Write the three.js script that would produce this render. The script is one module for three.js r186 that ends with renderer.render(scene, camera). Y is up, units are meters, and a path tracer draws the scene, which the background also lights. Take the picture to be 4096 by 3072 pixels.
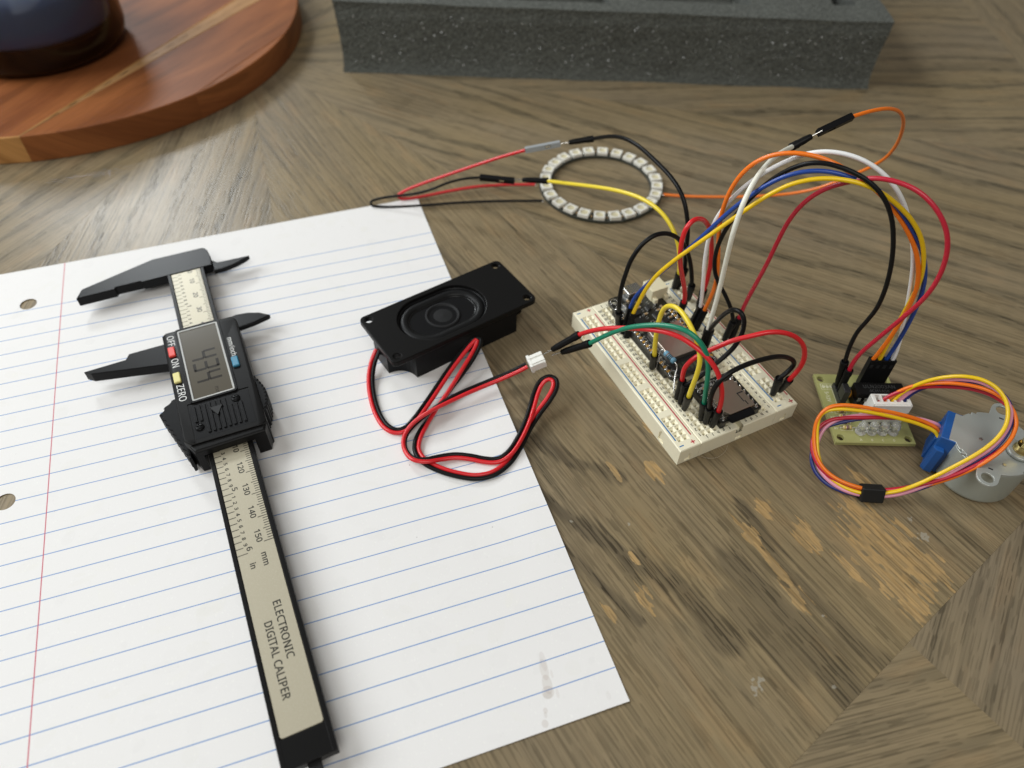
import * as THREE from 'three';
import { RoundedBoxGeometry } from 'three/addons/geometries/RoundedBoxGeometry.js';
import { TextGeometry } from 'three/addons/geometries/TextGeometry.js';
import { FontLoader } from 'three/addons/loaders/FontLoader.js';
import { mergeGeometries, toCreasedNormals } from 'three/addons/utils/BufferGeometryUtils.js';
import { RectAreaLightUniformsLib } from 'three/addons/lights/RectAreaLightUniformsLib.js';
import { Brush, Evaluator, SUBTRACTION } from 'three-bvh-csg';

// ------------------------------------------------------------------ camera, light, exposure
const scene = new THREE.Scene();
const camera = new THREE.PerspectiveCamera(53.705, 4 / 3, 0.02, 20);
camera.position.set(0, 0.23474, 0);
camera.up.set(-0.02061, 0.65625, -0.75426);
camera.lookAt(0, 0.23474 - 0.75442, -0.65639);
camera.focus = 0.27; camera.userData.fStop = 9;
scene.background = new THREE.Color().setRGB(0.125, 0.12, 0.11);        // light bounced round the room
RectAreaLightUniformsLib.init();
function windowLight(azimuth, elevation, distance, width, height, rgb, strength) {
  const a = azimuth * Math.PI / 180, e = elevation * Math.PI / 180;
  const light = new THREE.RectAreaLight(new THREE.Color().setRGB(...rgb), strength, width, height);
  light.position.set(Math.sin(a) * Math.cos(e) * distance, Math.sin(e) * distance, -0.25 - Math.cos(a) * Math.cos(e) * distance);
  light.lookAt(0, 0, -0.25);
  scene.add(light);
}
windowLight(-34, 32, 3.0, 0.44, 0.42, [0.93, 0.98, 1.0], 40);            // small far window ahead, mirrored in the table
windowLight(-86, 38, 1.3, 0.85, 0.8, [0.94, 0.98, 1.0], 6.3);            // wide window at the side
windowLight(172, 52, 2.4, 1.5, 1.0, [1.0, 0.985, 0.94], 4.2);           // window behind the photographer
const renderer = new THREE.WebGLRenderer({ antialias: true });
renderer.toneMapping = THREE.LinearToneMapping;
renderer.toneMappingExposure = 1.07;
renderer.shadowMap.enabled = true;

// ------------------------------------------------------------------ helpers (all shapes in millimetres)
let seedState = 20240611;
const rnd = () => { seedState = (seedState * 1664525 + 1013904223) >>> 0; return seedState / 4294967296; };
const names = new Map();
function numbered(name) { const n = names.get(name) ?? 0; names.set(name, n + 1); return n ? `${name}_${String(n).padStart(3, '0')}` : name; }
function meshOf(name, g, m, parent) {
  if (!g.userData.mm) { g.scale(0.001, 0.001, 0.001); g.userData.mm = true; }
  const o = new THREE.Mesh(g, m); o.name = name; o.castShadow = o.receiveShadow = true; parent.add(o); return o;
}
function thing(name, label, category, [x, y, z] = [0, 0, 0], turn = 0, group) {
  const o = new THREE.Group(); o.name = numbered(name); scene.add(o);
  o.position.set(x / 1000, y / 1000, z / 1000); o.rotation.y = turn; o.userData = { label, category };
  if (group) o.userData.group = group;
  return o;
}
const box = (w, h, d, x = 0, y = 0, z = 0, r = 0.12) => { const q = Math.min(r, w * .45, h * .45, d * .45); const g = q > 0.02 ? new RoundedBoxGeometry(w, h, d, 2, q) : new THREE.BoxGeometry(w, h, d); g.translate(x, y, z); return g; };
const cyl = (r0, r1, hgt, x, y, z, seg = 24) => { const g = new THREE.CylinderGeometry(r1, r0, hgt, seg); g.translate(x, y + hgt / 2, z); return g; };   // r0 at the foot y
const lathe = (pts, seg = 32) => new THREE.LatheGeometry(pts.map(([r, y]) => new THREE.Vector2(r, y)), seg);
const V = (p) => new THREE.Vector3(p[0], p[1], p[2]);
const plain = (list) => mergeGeometries(list.map((g) => { const q = g.index ? g.toNonIndexed() : g; for (const k of Object.keys(q.attributes)) if (!['position', 'normal', 'uv'].includes(k)) q.deleteAttribute(k); return q; }));
// a shape drawn in x and z, stood up from y0 to y1
function prism(points, y0, y1, bevel = 0, holes = [], segments = 2, curve = 12) {
  const s = new THREE.Shape(points.map(([x, z]) => new THREE.Vector2(x, -z)));
  for (const hl of holes) s.holes.push(new THREE.Path(hl.map(([x, z]) => new THREE.Vector2(x, -z))));
  const g = new THREE.ExtrudeGeometry(s, { depth: y1 - y0 - 2 * bevel, bevelEnabled: bevel > 0, bevelSize: bevel, bevelThickness: bevel, bevelOffset: -bevel, bevelSegments: segments, curveSegments: curve });
  g.rotateX(-Math.PI / 2); g.translate(0, y0 + bevel, 0); return g;
}
const ringOf = (x, z, r, n = 20, a0 = 0) => Array.from({ length: n }, (_, k) => [x + r * Math.cos(a0 + k / n * 2 * Math.PI), z + r * Math.sin(a0 + k / n * 2 * Math.PI)]);
function roundRect(x0, z0, x1, z1, r, n = 5) {
  const p = [];
  for (const [cx, cz, a] of [[x1 - r, z1 - r, 0], [x0 + r, z1 - r, 90], [x0 + r, z0 + r, 180], [x1 - r, z0 + r, 270]])
    for (let k = 0; k <= n; k++) { const t = (a + 90 * k / n) * Math.PI / 180; p.push([cx + r * Math.cos(t), cz + r * Math.sin(t)]); }
  return p;
}
function planarUV(g, fn) {
  const p = g.attributes.position, uv = new Float32Array(p.count * 2);
  for (let k = 0; k < p.count; k++) { const [a, b] = fn(p.getX(k), p.getY(k), p.getZ(k)); uv[2 * k] = a; uv[2 * k + 1] = b; }
  g.setAttribute('uv', new THREE.BufferAttribute(uv, 2)); return g;
}
// turn a shape that stands on the origin along +y so that it runs from a towards b
function along(g, a, b) {
  const A = V(a), d = V(b).sub(A).normalize();
  g.applyQuaternion(new THREE.Quaternion().setFromUnitVectors(new THREE.Vector3(0, 1, 0), d)); g.translate(A.x, A.y, A.z); return g;
}
const shift = (pts, o) => pts.map((p) => [p[0] - o[0], p[1] - o[1], p[2] - o[2]]);
function tube(points, r, radial = 10, step = 0.9) {
  const c = new THREE.CatmullRomCurve3(points.map(V), false, 'centripetal');
  return new THREE.TubeGeometry(c, Math.max(8, Math.round(c.getLength() / step)), r, radial, false);
}
function smooth(points, rounds = 2) {                                    // relax the traced points
  let p = points.map((q, i) => i < 2 || i > points.length - 3 ? [...q] : q.map((c) => c + (rnd() - .5) * .55));
  for (let k = 0; k < rounds; k++) p = p.map((q, i) => i === 0 || i === p.length - 1 ? q : q.map((c, j) => c * .5 + (p[i - 1][j] + p[i + 1][j]) * .25));
  return p;
}
function cut(g, cutters) {
  const ev = new Evaluator(); ev.attributes = ['position', 'normal']; ev.useGroups = false;
  const strip = (q) => { const n = q.clone(); for (const k of Object.keys(n.attributes)) if (!['position', 'normal'].includes(k)) n.deleteAttribute(k); n.clearGroups(); return n; };
  let b = new Brush(strip(g)); b.updateMatrixWorld();
  for (const c of cutters) { const q = new Brush(strip(c)); q.updateMatrixWorld(); b = ev.evaluate(b, q, SUBTRACTION); b.updateMatrixWorld(); }
  return b.geometry;
}
const font = await new FontLoader().loadAsync('fonts/droid/droid_sans_regular.typeface.json');
function lettering(text, size, x, y, z, thick = 0.05) {                 // flat on a top face, read along +x, tops towards -z
  const g = new TextGeometry(text, { font, size, depth: thick, curveSegments: 4 }); g.rotateX(-Math.PI / 2); g.translate(x, y, z); return g;
}

// ------------------------------------------------------------------ noise and textures
const perm = new Uint8Array(512), lattice = new Float32Array(256);
{ const p = Array.from({ length: 256 }, (_, k) => k); for (let k = 255; k > 0; k--) { const j = Math.floor(rnd() * (k + 1)); [p[k], p[j]] = [p[j], p[k]]; } for (let k = 0; k < 512; k++) perm[k] = p[k & 255]; for (let k = 0; k < 256; k++) lattice[k] = rnd(); }
function n2(x, y) {
  const xi = Math.floor(x), yi = Math.floor(y); let fx = x - xi, fy = y - yi; fx = fx * fx * (3 - 2 * fx); fy = fy * fy * (3 - 2 * fy);
  const a = xi & 255, b = (xi + 1) & 255, c = yi & 255, d = (yi + 1) & 255, pa = perm[a], pb = perm[b];
  const v0 = lattice[perm[pa + c]], v1 = lattice[perm[pb + c]], v2 = lattice[perm[pa + d]], v3 = lattice[perm[pb + d]];
  const t = v0 + (v1 - v0) * fx, u = v2 + (v3 - v2) * fx; return t + (u - t) * fy;
}
const fbm = (x, y) => n2(x, y) * .55 + n2(x * 2.1 + 17, y * 2.1 + 5) * .28 + n2(x * 4.3 + 41, y * 4.3 + 29) * .17;
const sstep = (a, b, x) => { const t = Math.min(1, Math.max(0, (x - a) / (b - a))); return t * t * (3 - 2 * t); };
function dataTexture(w, h, fill, srgb, wrap = THREE.MirroredRepeatWrapping) {
  const d = new Uint8Array(w * h * 4); fill(d);
  const t = new THREE.DataTexture(d, w, h, THREE.RGBAFormat); t.magFilter = t.minFilter = THREE.LinearFilter; t.wrapS = t.wrapT = wrap;
  if (srgb) t.colorSpace = THREE.SRGBColorSpace; t.needsUpdate = true; return t;
}
function canvasTexture(w, h, draw) {
  const c = document.createElement('canvas'); c.width = w; c.height = h; draw(c.getContext('2d'), w, h);
  const t = new THREE.CanvasTexture(c); t.colorSpace = THREE.SRGBColorSpace; t.anisotropy = 8; return t;
}
const toByte = (l) => { const s = l <= 0.0031308 ? l * 12.92 : 1.055 * Math.pow(l, 1 / 2.4) - 0.055; return Math.max(0, Math.min(255, Math.round(s * 255))); };
const gammaTable = Uint8Array.from({ length: 4097 }, (_, k) => toByte(k / 4096));
const lin8 = (l) => gammaTable[Math.max(0, Math.min(4096, (l * 4096) | 0))];
// oak veneer: s runs along the grain, t across it, both in millimetres; worn, dark and veins are marks at known places
function oak(w, h, lenS, lenT, s0, t0, seed, marks = {}) {
  const bump = new Uint8Array(w * h * 4);
  const color = dataTexture(w, h, (d) => {
    for (let y = 0; y < h; y++) for (let x = 0; x < w; x++) {
      const s = s0 + x / w * lenS, t = t0 + y / h * lenT, S = s + seed * 531, T = t + seed * 197;
      const warp = 13 * (n2(S / 105, T / 50) - .5) + 4 * (n2(S / 33, T / 19) - .5);
      const rr = (t + warp) / (marks.band ?? 10.5) + 2.4 * fbm(S / 210, T / 70) + seed * 3.7;
      const id = Math.floor(rr), hash = lattice[(id * 37 + seed * 11) & 255];
      const fr = rr - id + .22 * (n2(S / 7, T / 1.1) - .5);
      let dark = sstep(.30 + .3 * hash, .80, fr) * (1 - sstep(.86, 1.04, fr)) * (.3 + .7 * lattice[(id * 91 + seed * 5) & 255]) * (.55 + .6 * n2(S / 45, T / 5));
      const tone = fbm(S / 120 + 9, T / 55 + 3), fibre = n2(S / 16, T / .42) * .55 + n2(S / 40, T / 1.1) * .45;
      let stain = 0, worn = 0;
      for (const m of marks.veins ?? []) {                               // [s0,t0,s1,t1,width,strength]
        const ds = m[2] - m[0], dt = m[3] - m[1], k = Math.max(0, Math.min(1, ((s - m[0]) * ds + (t - m[1]) * dt) / (ds * ds + dt * dt)));
        const off = Math.hypot(s - m[0] - k * ds, t - m[1] - k * dt) / (m[4] * (.55 + .9 * n2(S / 11, T / 2.4)));
        stain = Math.max(stain, .85 * m[5] * (1 - sstep(.3, 1, off + .55 * (n2(S / 13, T / .7) - .5))) * (.62 + .45 * n2(S / 20, T / .9)));
      }
      for (const m of marks.worn ?? []) {                                // [s,t,half length,half width]
        const e = 1 - Math.hypot((s - m[0]) / m[2], (t - m[1]) / m[3]);
        if (e > -1) worn = Math.max(worn, sstep(0, .05, e * 1.05 + .12 + 1.25 * (n2(S / 7, T / .75) - .5) + .75 * (n2(S / 3 + 50, T / 1.8) - .5)));
      }
      worn *= m1(S, T); if (worn > .3) stain *= .45;
      dark = Math.max(dark * (marks.calm ?? .85), stain);
      const pore = sstep(.58, .70, n2(S / 7 + 70, T / .36)) * Math.min(1, .30 + 1.1 * Math.max(dark, .14)) * (.4 + .6 * n2(S / 30, T / 6));
      let r = .246 + .055 * (tone - .5), g = .190 + .028 * (tone - .5), b = .112 - .018 * (tone - .5);
      const warm = sstep(.55, .8, fbm(S / 22 + 60, T / 7 + 11)) * .35;
      r += .07 * warm; g += .025 * warm;
      const k = dark * .68; r += (.088 - r) * k; g += (.077 - g) * k; b += (.052 - b) * k;
      if (stain > .02) { r += (.070 - r) * stain * .4; g += (.050 - g) * stain * .4; b += (.036 - b) * stain * .4; }
      if (worn > 0) { const q = worn * (1 - .45 * dark); r += (.44 - r) * q; g += (.290 - g) * q; b += (.128 - b) * q; }
      const line = sstep(.60, .78, n2(S / 60 + 9, T / .55)) * (.10 + .26 * n2(S / 80, T / 12)), f = (.86 + .28 * fibre) * (1 - .66 * pore) * (1 - line);
      const o = (y * w + x) * 4;
      d[o] = lin8(r * f); d[o + 1] = lin8(g * f); d[o + 2] = lin8(b * f); d[o + 3] = 255;
      const hgt = 255 * Math.max(0, Math.min(1, .72 + .2 * (fibre - .5) - .55 * pore - .12 * dark)); bump[o] = bump[o + 1] = bump[o + 2] = hgt; bump[o + 3] = 255;
    }
    for (const m of marks.specks ?? []) {                                // [s,t,r] little chips of white dried paint
      const r = m[2];
      for (let y = Math.floor((m[1] - r - t0) / lenT * h); y < (m[1] + r - t0) / lenT * h; y++) for (let x = Math.floor((m[0] - r - s0) / lenS * w); x < (m[0] + r - s0) / lenS * w; x++) {
        if (x < 0 || y < 0 || x >= w || y >= h) continue;
        const s = s0 + x / w * lenS, t = t0 + y / h * lenT;
        if (1 - Math.hypot(s - m[0], t - m[1]) / r + 1.6 * (n2(s * 1.3, t * 1.3) - .62) > .1) { const o = (y * w + x) * 4; d[o] = d[o] * .4 + 100; d[o + 1] = d[o + 1] * .4 + 98; d[o + 2] = d[o + 2] * .4 + 92; }
      }
    }
  }, true);
  const bt = new THREE.DataTexture(bump, w, h, THREE.RGBAFormat); bt.magFilter = bt.minFilter = THREE.LinearFilter; bt.wrapS = bt.wrapT = THREE.MirroredRepeatWrapping; bt.needsUpdate = true;
  return { color, bump: bt, lenS, lenT, s0, t0 };
}
const m1 = (S, T) => .55 + .45 * sstep(.25, .6, n2(S / 3.3, T / .8));

// ------------------------------------------------------------------ materials
const mat = (rgb, roughness, more = {}) => new THREE.MeshPhysicalMaterial({ color: new THREE.Color().setRGB(...rgb), roughness, ...more });
const M = {
  rubberPlug: mat([.008, .008, .008], .40, { specularIntensity: .25 }),
  core: mat([.10, .075, .045], .8),
  blackPlastic: mat([.0085, .0085, .009], .32, { specularIntensity: .22 }),
  blackMatte: mat([.012, .012, .012], .5, { specularIntensity: .6 }),
  satinBlack: mat([.0088, .0085, .0083], .34, { specularIntensity: .22 }),
  rubber: mat([.009, .009, .0092], .4, { specularIntensity: .35 }),
  conePaper: mat([.013, .013, .0135], .6, { specularIntensity: .4 }),
  ivory: mat([.74, .70, .56], .42),
  ivoryPart: mat([.76, .69, .47], .4),
  whiteNylon: mat([.80, .79, .74], .38),
  metal: mat([.62, .61, .58], .28, { metalness: 1 }),
  tin: mat([.78, .77, .74], .22, { metalness: 1 }),
  gold: mat([.85, .62, .25], .28, { metalness: 1 }),
  zinc: mat([.44, .46, .43], .4, { metalness: .4 }),
  zincSide: mat([.42, .45, .41], .34, { metalness: .4 }),
  brass: mat([.66, .52, .22], .3, { metalness: 1 }),
  shield: mat([.74, .66, .56], .32, { metalness: 1 }),
  socketMetal: mat([.78, .66, .53], .28, { metalness: 1 }),
  pcbBlack: mat([.012, .013, .011], .3, { clearcoat: .6, clearcoatRoughness: .25 }),
  pcbEdge: mat([.05, .055, .03], .6),
  blueHousing: mat([.012, .085, .30], .36),
  resistorBlue: mat([.16, .36, .50], .35),
  resistorTan: mat([.62, .50, .26], .4),
  greyPlastic: mat([.33, .35, .36], .4),
  amber: mat([.60, .27, .02], .35),
  ledWhite: mat([.80, .78, .70], .45),
  ledLens: mat([.66, .60, .40], .22),
  clear: mat([.96, .96, .92], .06, { transmission: .78, thickness: 1, ior: 1.5 }),
  chip: mat([.014, .014, .015], .42),
  ceramic: mat([.36, .24, .12], .4),
  silverEnd: mat([.70, .69, .66], .3, { metalness: 1 }),
  white: mat([.75, .75, .72], .5),
  glassLCD: mat([.088, .076, .055], .2, { specularIntensity: .5 }),
  lcdInk: mat([.024, .020, .016], .2, { specularIntensity: .5 }),
  bezel: mat([.42, .42, .40], .4),
  buttonRed: mat([.72, .045, .03], .35), buttonYellow: mat([.72, .64, .24], .4), buttonBlue: mat([.03, .20, .32], .35),
};
const vinyl = (rgb) => mat(rgb, .36, { clearcoat: .25, clearcoatRoughness: .3 });
const wireMat = { black: mat([.008, .008, .008], .34, { specularIntensity: .35 }), red: vinyl([.66, .012, .018]), yellow: vinyl([.86, .56, .004]), paleYellow: vinyl([.83, .64, .035]), green: vinyl([.004, .21, .115]), white: vinyl([.86, .86, .85]), cream: vinyl([.84, .83, .72]), blue: vinyl([.006, .05, .29]), orange: vinyl([.90, .19, .006]), pink: vinyl([.76, .32, .44]), navy: vinyl([.016, .028, .17]), crimson: vinyl([.50, .012, .035]) };
const DATA = { wires: {
  W1: [[43.27,20.0,-227.04], [42.5,27.25,-226.62], [42.14,36.43,-226.42], [44.43,45.18,-227.67], [43.09,41.57,-226.94], [44.82,48.62,-227.88], [48.41,53.81,-229.84], [52.91,56.0,-232.29], [57.41,55.36,-234.74], [62.58,51.58,-237.56], [66.7,46.09,-239.8], [70.6,38.38,-241.93], [73.53,30.15,-243.52], [75.64,20.0,-244.67]] ,
  leadYellow: [[49.05,20.0,-226.87], [50.58,26.97,-226.5], [52.19,34.33,-226.11], [54.57,41.61,-225.53], [58.97,48.38,-224.45], [65.58,57.76,-222.84], [70.1,64.02,-221.74], [76.53,73.11,-220.17], [81.0,79.15,-219.08], [85.71,85.03,-217.93], [90.95,89.67,-216.66], [96.55,92.29,-215.29], [101.54,93.74,-214.07], [107.16,94.29,-212.7], [112.66,93.79,-211.36], [117.98,92.6,-210.06], [124.8,88.45,-208.4], [130.59,83.99,-206.99], [135.75,78.16,-205.73], [140.15,69.91,-204.65], [142.7,61.41,-204.03], [142.97,53.87,-203.97], [142.41,45.78,-204.1], [143.77,26.31,-203.77], [143.24,20.0,-203.9]] ,
  leadBlue: [[48.15,20.0,-229.88], [49.1,26.53,-229.62], [51.85,32.43,-228.89], [61.35,47.3,-226.36], [66.41,57.63,-225.02], [70.69,65.13,-223.88], [74.4,71.92,-222.89], [77.96,78.43,-221.95], [83.33,85.62,-220.52], [88.13,90.48,-219.24], [93.25,93.43,-217.88], [98.6,95.16,-216.45], [103.49,95.37,-215.15], [109.04,94.7,-213.67], [114.11,93.01,-212.33], [119.69,91.06,-210.84], [125.16,87.22,-209.39], [130.44,81.87,-207.98], [135.67,75.79,-206.59], [140.27,69.33,-205.37], [143.46,62.25,-204.52], [145.78,54.01,-203.9], [146.52,46.27,-203.7], [146.53,25.84,-203.7], [145.78,20.0,-203.9]] ,
  leadWhite: [[77.53,20.0,-231.44], [76.58,28.39,-231.81], [76.0,35.39,-232.03], [74.17,42.01,-232.74], [74.28,45.08,-232.7], [73.65,54.11,-232.94], [74.21,62.19,-232.73], [76.01,69.42,-232.03], [79.08,76.46,-230.83], [82.63,82.44,-229.45], [86.53,87.99,-227.94], [91.23,92.87,-226.11], [95.69,96.38,-224.37], [100.42,98.39,-222.53], [105.38,99.31,-220.6], [110.29,98.88,-218.69], [115.47,97.54,-216.68], [120.33,94.84,-214.79], [124.83,90.97,-213.04], [129.04,85.86,-211.4], [132.61,79.85,-210.01], [136.13,72.44,-208.64], [139.03,64.5,-207.51], [141.68,56.09,-206.48], [143.03,48.77,-205.96], [148.34,26.32,-203.89], [148.32,20.0,-203.9]] ,
  leadOrange: [[78.77,20.0,-229.44], [79.32,26.51,-229.21], [80.37,33.01,-228.78], [79.7,39.82,-229.06], [78.38,47.74,-229.6], [76.42,56.81,-230.41], [75.38,65.77,-230.84], [75.5,72.94,-230.79], [76.36,79.5,-230.43], [78.54,85.67,-229.54], [81.66,90.86,-228.25], [85.84,94.54,-226.53], [90.3,96.56,-224.68], [94.55,97.51,-222.93], [99.86,97.34,-220.74], [104.99,96.29,-218.63], [109.59,94.32,-216.73], [114.27,92.11,-214.8], [118.61,89.79,-213.01], [123.22,86.73,-211.11], [127.86,82.55,-209.2], [132.48,77.43,-207.29], [136.49,71.95,-205.64], [140.08,64.93,-204.15], [142.52,57.16,-203.15], [143.38,48.38,-202.79], [141.92,26.34,-203.4], [140.7,20.0,-203.9]] ,
  W2: [[89.34,20.0,-222.77], [87.65,26.35,-223.65], [83.82,32.33,-225.64], [80.59,36.09,-227.33], [78.21,40.78,-228.57], [76.88,45.97,-229.26], [76.53,53.72,-229.44], [77.8,61.24,-228.78], [79.85,68.79,-227.71], [82.33,75.63,-226.42], [85.03,82.58,-225.01], [88.49,89.01,-223.21], [92.24,93.42,-221.25], [96.26,96.25,-219.16], [99.88,97.29,-217.27], [104.38,97.76,-214.93], [108.69,97.38,-212.68], [112.93,95.93,-210.47], [116.83,93.18,-208.44], [120.43,89.13,-206.56], [123.33,84.44,-205.05], [125.62,78.8,-203.85], [127.98,71.26,-202.63], [129.56,63.0,-201.8], [130.49,55.28,-201.32], [130.69,48.24,-201.21], [129.67,41.46,-201.74], [128.01,35.86,-202.61], [128.12,29.25,-202.55], [129.14,20.0,-202.02]] ,
  W3: [[92.3,20.0,-225.16], [92.48,25.79,-225.04], [93.4,36.07,-224.43], [94.62,44.33,-223.62], [92.12,24.33,-225.28], [94.06,39.31,-224.0], [95.47,50.97,-223.06], [95.9,62.03,-222.78], [96.69,70.9,-222.25], [98.33,77.51,-221.17], [100.85,83.22,-219.5], [103.82,88.16,-217.54], [107.09,91.45,-215.37], [110.39,94.24,-213.19], [113.43,96.32,-211.18], [116.67,97.48,-209.03], [120.76,98.0,-206.33], [125.13,97.49,-203.44], [129.25,95.58,-200.71], [133.11,92.43,-198.16], [136.45,87.92,-195.95], [138.85,82.23,-194.36], [140.34,74.67,-193.38], [140.5,66.54,-193.27], [139.5,59.76,-193.93], [138.41,53.95,-194.65], [133.26,33.77,-198.06], [131.59,27.69,-199.16], [130.9,22.15,-199.62], [130.96,18.0,-199.58]] ,
  joint4: [[103.63,78.0,-257.89], [111.06,82.0,-259.77], [113.41,82.5,-261.2], [126.84,86.0,-267.31]] ,
  W4: [[78.58,20.0,-218.55], [78.06,33.45,-217.74], [77.72,45.52,-217.2], [76.68,56.44,-215.57], [74.27,76.47,-211.78], [77.15,83.25,-216.31], [81.19,88.41,-222.66], [87.82,87.12,-233.07], [94.6,84.62,-243.71], [103.63,78.0,-257.89]] ,
  ringOrange: [[126.84,86.0,-267.31], [134.96,87.0,-270.81], [143.37,86.0,-274.97], [150.9,82.0,-280.43], [158.17,74.0,-287.59], [164.06,64.0,-295.43], [168.32,52.0,-302.99], [169.31,43.0,-308.6], [167.74,36.0,-313.32], [164.63,30.0,-317.09], [157.12,22.0,-320.15], [149.8,16.0,-323.06], [141.95,11.0,-326.42], [133.52,7.0,-329.87], [124.14,4.5,-331.93], [103.81,2.5,-333.47], [82.9,2.0,-334.65], [76.89,2.0,-335.7]] ,
  joint5: [[4.0,34.0,-323.41], [20.73,36.0,-326.59], [24.76,36.5,-326.87], [36.67,38.0,-328.14]] ,
  W5: [[36.67,38.0,-328.14], [40.64,43.98,-320.44], [44.57,48.95,-312.8], [48.03,52.02,-306.08], [52.37,53.97,-297.65], [56.74,54.17,-289.15], [60.99,54.16,-280.89], [64.77,53.64,-273.55], [67.83,51.9,-267.61], [69.9,48.57,-263.58], [71.68,43.29,-260.14], [72.81,37.57,-257.94], [73.18,31.8,-257.2], [73.47,25.73,-256.65], [74.18,20.0,-255.27]] ,
  ringRed: [[10.05,2.2,-342.02], [-7.08,3.0,-340.24], [-21.2,3.5,-337.87], [-35.17,2.5,-334.32], [-48.91,1.6,-329.56], [-56.18,1.6,-327.58], [-59.81,2.2,-327.23], [-61.57,3.5,-327.52], [-57.69,6.0,-328.15], [-47.99,11.0,-327.51], [-33.95,17.0,-327.26], [-20.22,23.0,-326.48], [-6.82,30.0,-324.37], [4.0,34.0,-323.41]] ,
  joint6: [[-18.05,17.0,-325.47], [-0.89,18.0,-321.49], [2.94,18.0,-322.65], [15.86,19.0,-320.6]] ,
  W6: [[15.86,19.0,-320.6], [22.57,23.59,-312.33], [29.35,28.56,-303.97], [35.82,33.05,-295.99], [42.46,37.37,-287.79], [48.42,40.6,-280.45], [54.21,42.98,-273.31], [58.23,43.55,-268.35], [62.45,42.06,-263.14], [65.49,39.38,-259.39], [67.8,36.32,-256.55], [69.13,32.24,-254.91], [70.08,28.04,-253.73], [71.32,20.0,-252.2]] ,
  ringBlack: [[13.83,2.2,-327.74], [-11.4,2.5,-326.45], [-29.95,2.0,-325.73], [-48.33,1.2,-323.12], [-61.97,1.2,-320.96], [-70.19,1.4,-320.55], [-74.38,2.0,-321.42], [-75.05,3.0,-322.46], [-71.14,4.5,-323.58], [-61.82,6.0,-323.94], [-49.65,8.0,-323.21], [-42.24,10.5,-324.06], [-34.85,14.0,-325.12], [-27.58,16.0,-325.85], [-18.05,17.0,-325.47]] ,
  W7: [[70.85,20.0,-233.97], [70.72,23.88,-233.87], [67.94,33.25,-231.51], [65.25,40.43,-229.24], [64.74,42.39,-228.81], [62.46,51.08,-226.88], [61.6,59.04,-226.15], [62.61,63.8,-227.01], [65.27,65.42,-229.25], [68.58,64.24,-232.05], [72.08,60.3,-235.02], [75.05,54.52,-237.53], [77.7,47.0,-239.77], [79.5,38.51,-241.3], [80.33,31.62,-242.0], [81.01,23.27,-242.57], [80.28,20.0,-241.95]] ,
  W8: [[55.33,20.0,-203.53], [54.81,24.92,-204.57], [54.62,31.91,-204.95], [54.43,39.23,-205.33], [54.85,43.77,-204.49], [56.0,47.63,-202.21], [57.33,49.76,-199.55], [59.14,50.56,-195.96], [61.12,49.9,-192.02], [62.75,48.29,-188.77], [64.2,46.22,-185.88], [65.33,43.47,-183.64], [66.23,39.63,-181.84], [66.34,33.92,-181.62], [65.98,26.93,-182.34], [65.82,20.0,-182.66]] ,
  joint9: [[19.52,14.0,-209.41], [29.93,24.0,-205.05]] ,
  joint10: [[15.69,15.0,-209.77], [25.77,25.0,-208.74]] ,
  W9: [[29.93,24.0,-205.05], [33.78,29.82,-202.68], [38.37,36.4,-199.85], [42.54,41.12,-197.28], [47.38,45.34,-194.3], [51.85,48.17,-191.54], [56.31,50.18,-188.79], [60.23,50.5,-186.37], [62.92,49.49,-184.71], [65.54,46.88,-183.09], [67.5,43.1,-181.88], [69.12,38.4,-180.88], [69.97,33.02,-180.36], [70.51,27.23,-180.03], [71.11,20.0,-179.65]] ,
  W10: [[25.77,25.0,-208.74], [29.68,29.84,-206.18], [34.22,34.14,-203.2], [39.06,37.72,-200.03], [44.51,41.24,-196.46], [49.49,43.94,-193.19], [54.05,45.93,-190.2], [57.99,46.51,-187.62], [61.75,45.76,-185.16], [65.25,44.28,-182.86], [68.95,41.7,-180.43], [71.69,38.6,-178.64], [73.65,34.73,-177.36], [75.02,29.68,-176.46], [75.64,25.14,-176.05], [75.84,20.0,-175.92]] ,
  W11: [[72.7,20.0,-177.01], [71.28,27.94,-176.24], [71.37,32.84,-176.29], [73.1,36.55,-177.22], [76.13,38.38,-178.85], [81.41,38.36,-181.69], [86.86,38.0,-184.63], [92.73,36.56,-187.79], [97.52,34.55,-190.37], [101.75,31.63,-192.64], [105.41,28.09,-194.62], [106.87,24.9,-195.4], [105.74,21.71,-194.79], [101.54,20.0,-192.54]] ,
  W12: [[64.53,20.0,-190.68], [63.95,23.77,-190.66], [64.01,26.46,-190.66], [64.64,29.11,-190.68], [65.99,31.39,-190.73], [68.06,33.26,-190.8], [71.06,35.86,-190.9], [76.3,39.37,-191.07], [78.23,40.45,-191.13], [81.05,42.29,-191.23], [83.99,43.5,-191.32], [86.96,44.52,-191.42], [90.0,45.23,-191.52], [93.15,45.52,-191.63], [96.51,45.06,-191.74], [99.72,43.68,-191.84], [102.51,41.58,-191.94], [104.89,38.77,-192.01], [106.73,35.29,-192.08], [107.69,31.09,-192.11], [107.55,27.13,-192.1], [106.63,23.76,-192.07], [105.37,20.0,-192.03]] ,
  W13: [[79.44,20.0,-218.26], [78.41,26.0,-214.08], [78.69,34.0,-210.26], [79.05,41.0,-206.51], [80.57,45.0,-203.77], [82.36,46.0,-201.34], [83.73,44.0,-199.46], [84.38,41.0,-199.03], [84.19,36.0,-198.17], [82.38,32.0,-196.76], [79.76,28.0,-195.83], [75.99,26.0,-193.41], [72.04,24.5,-190.49], [68.9,23.5,-187.91], [65.48,20.0,-188.44]] ,
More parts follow.
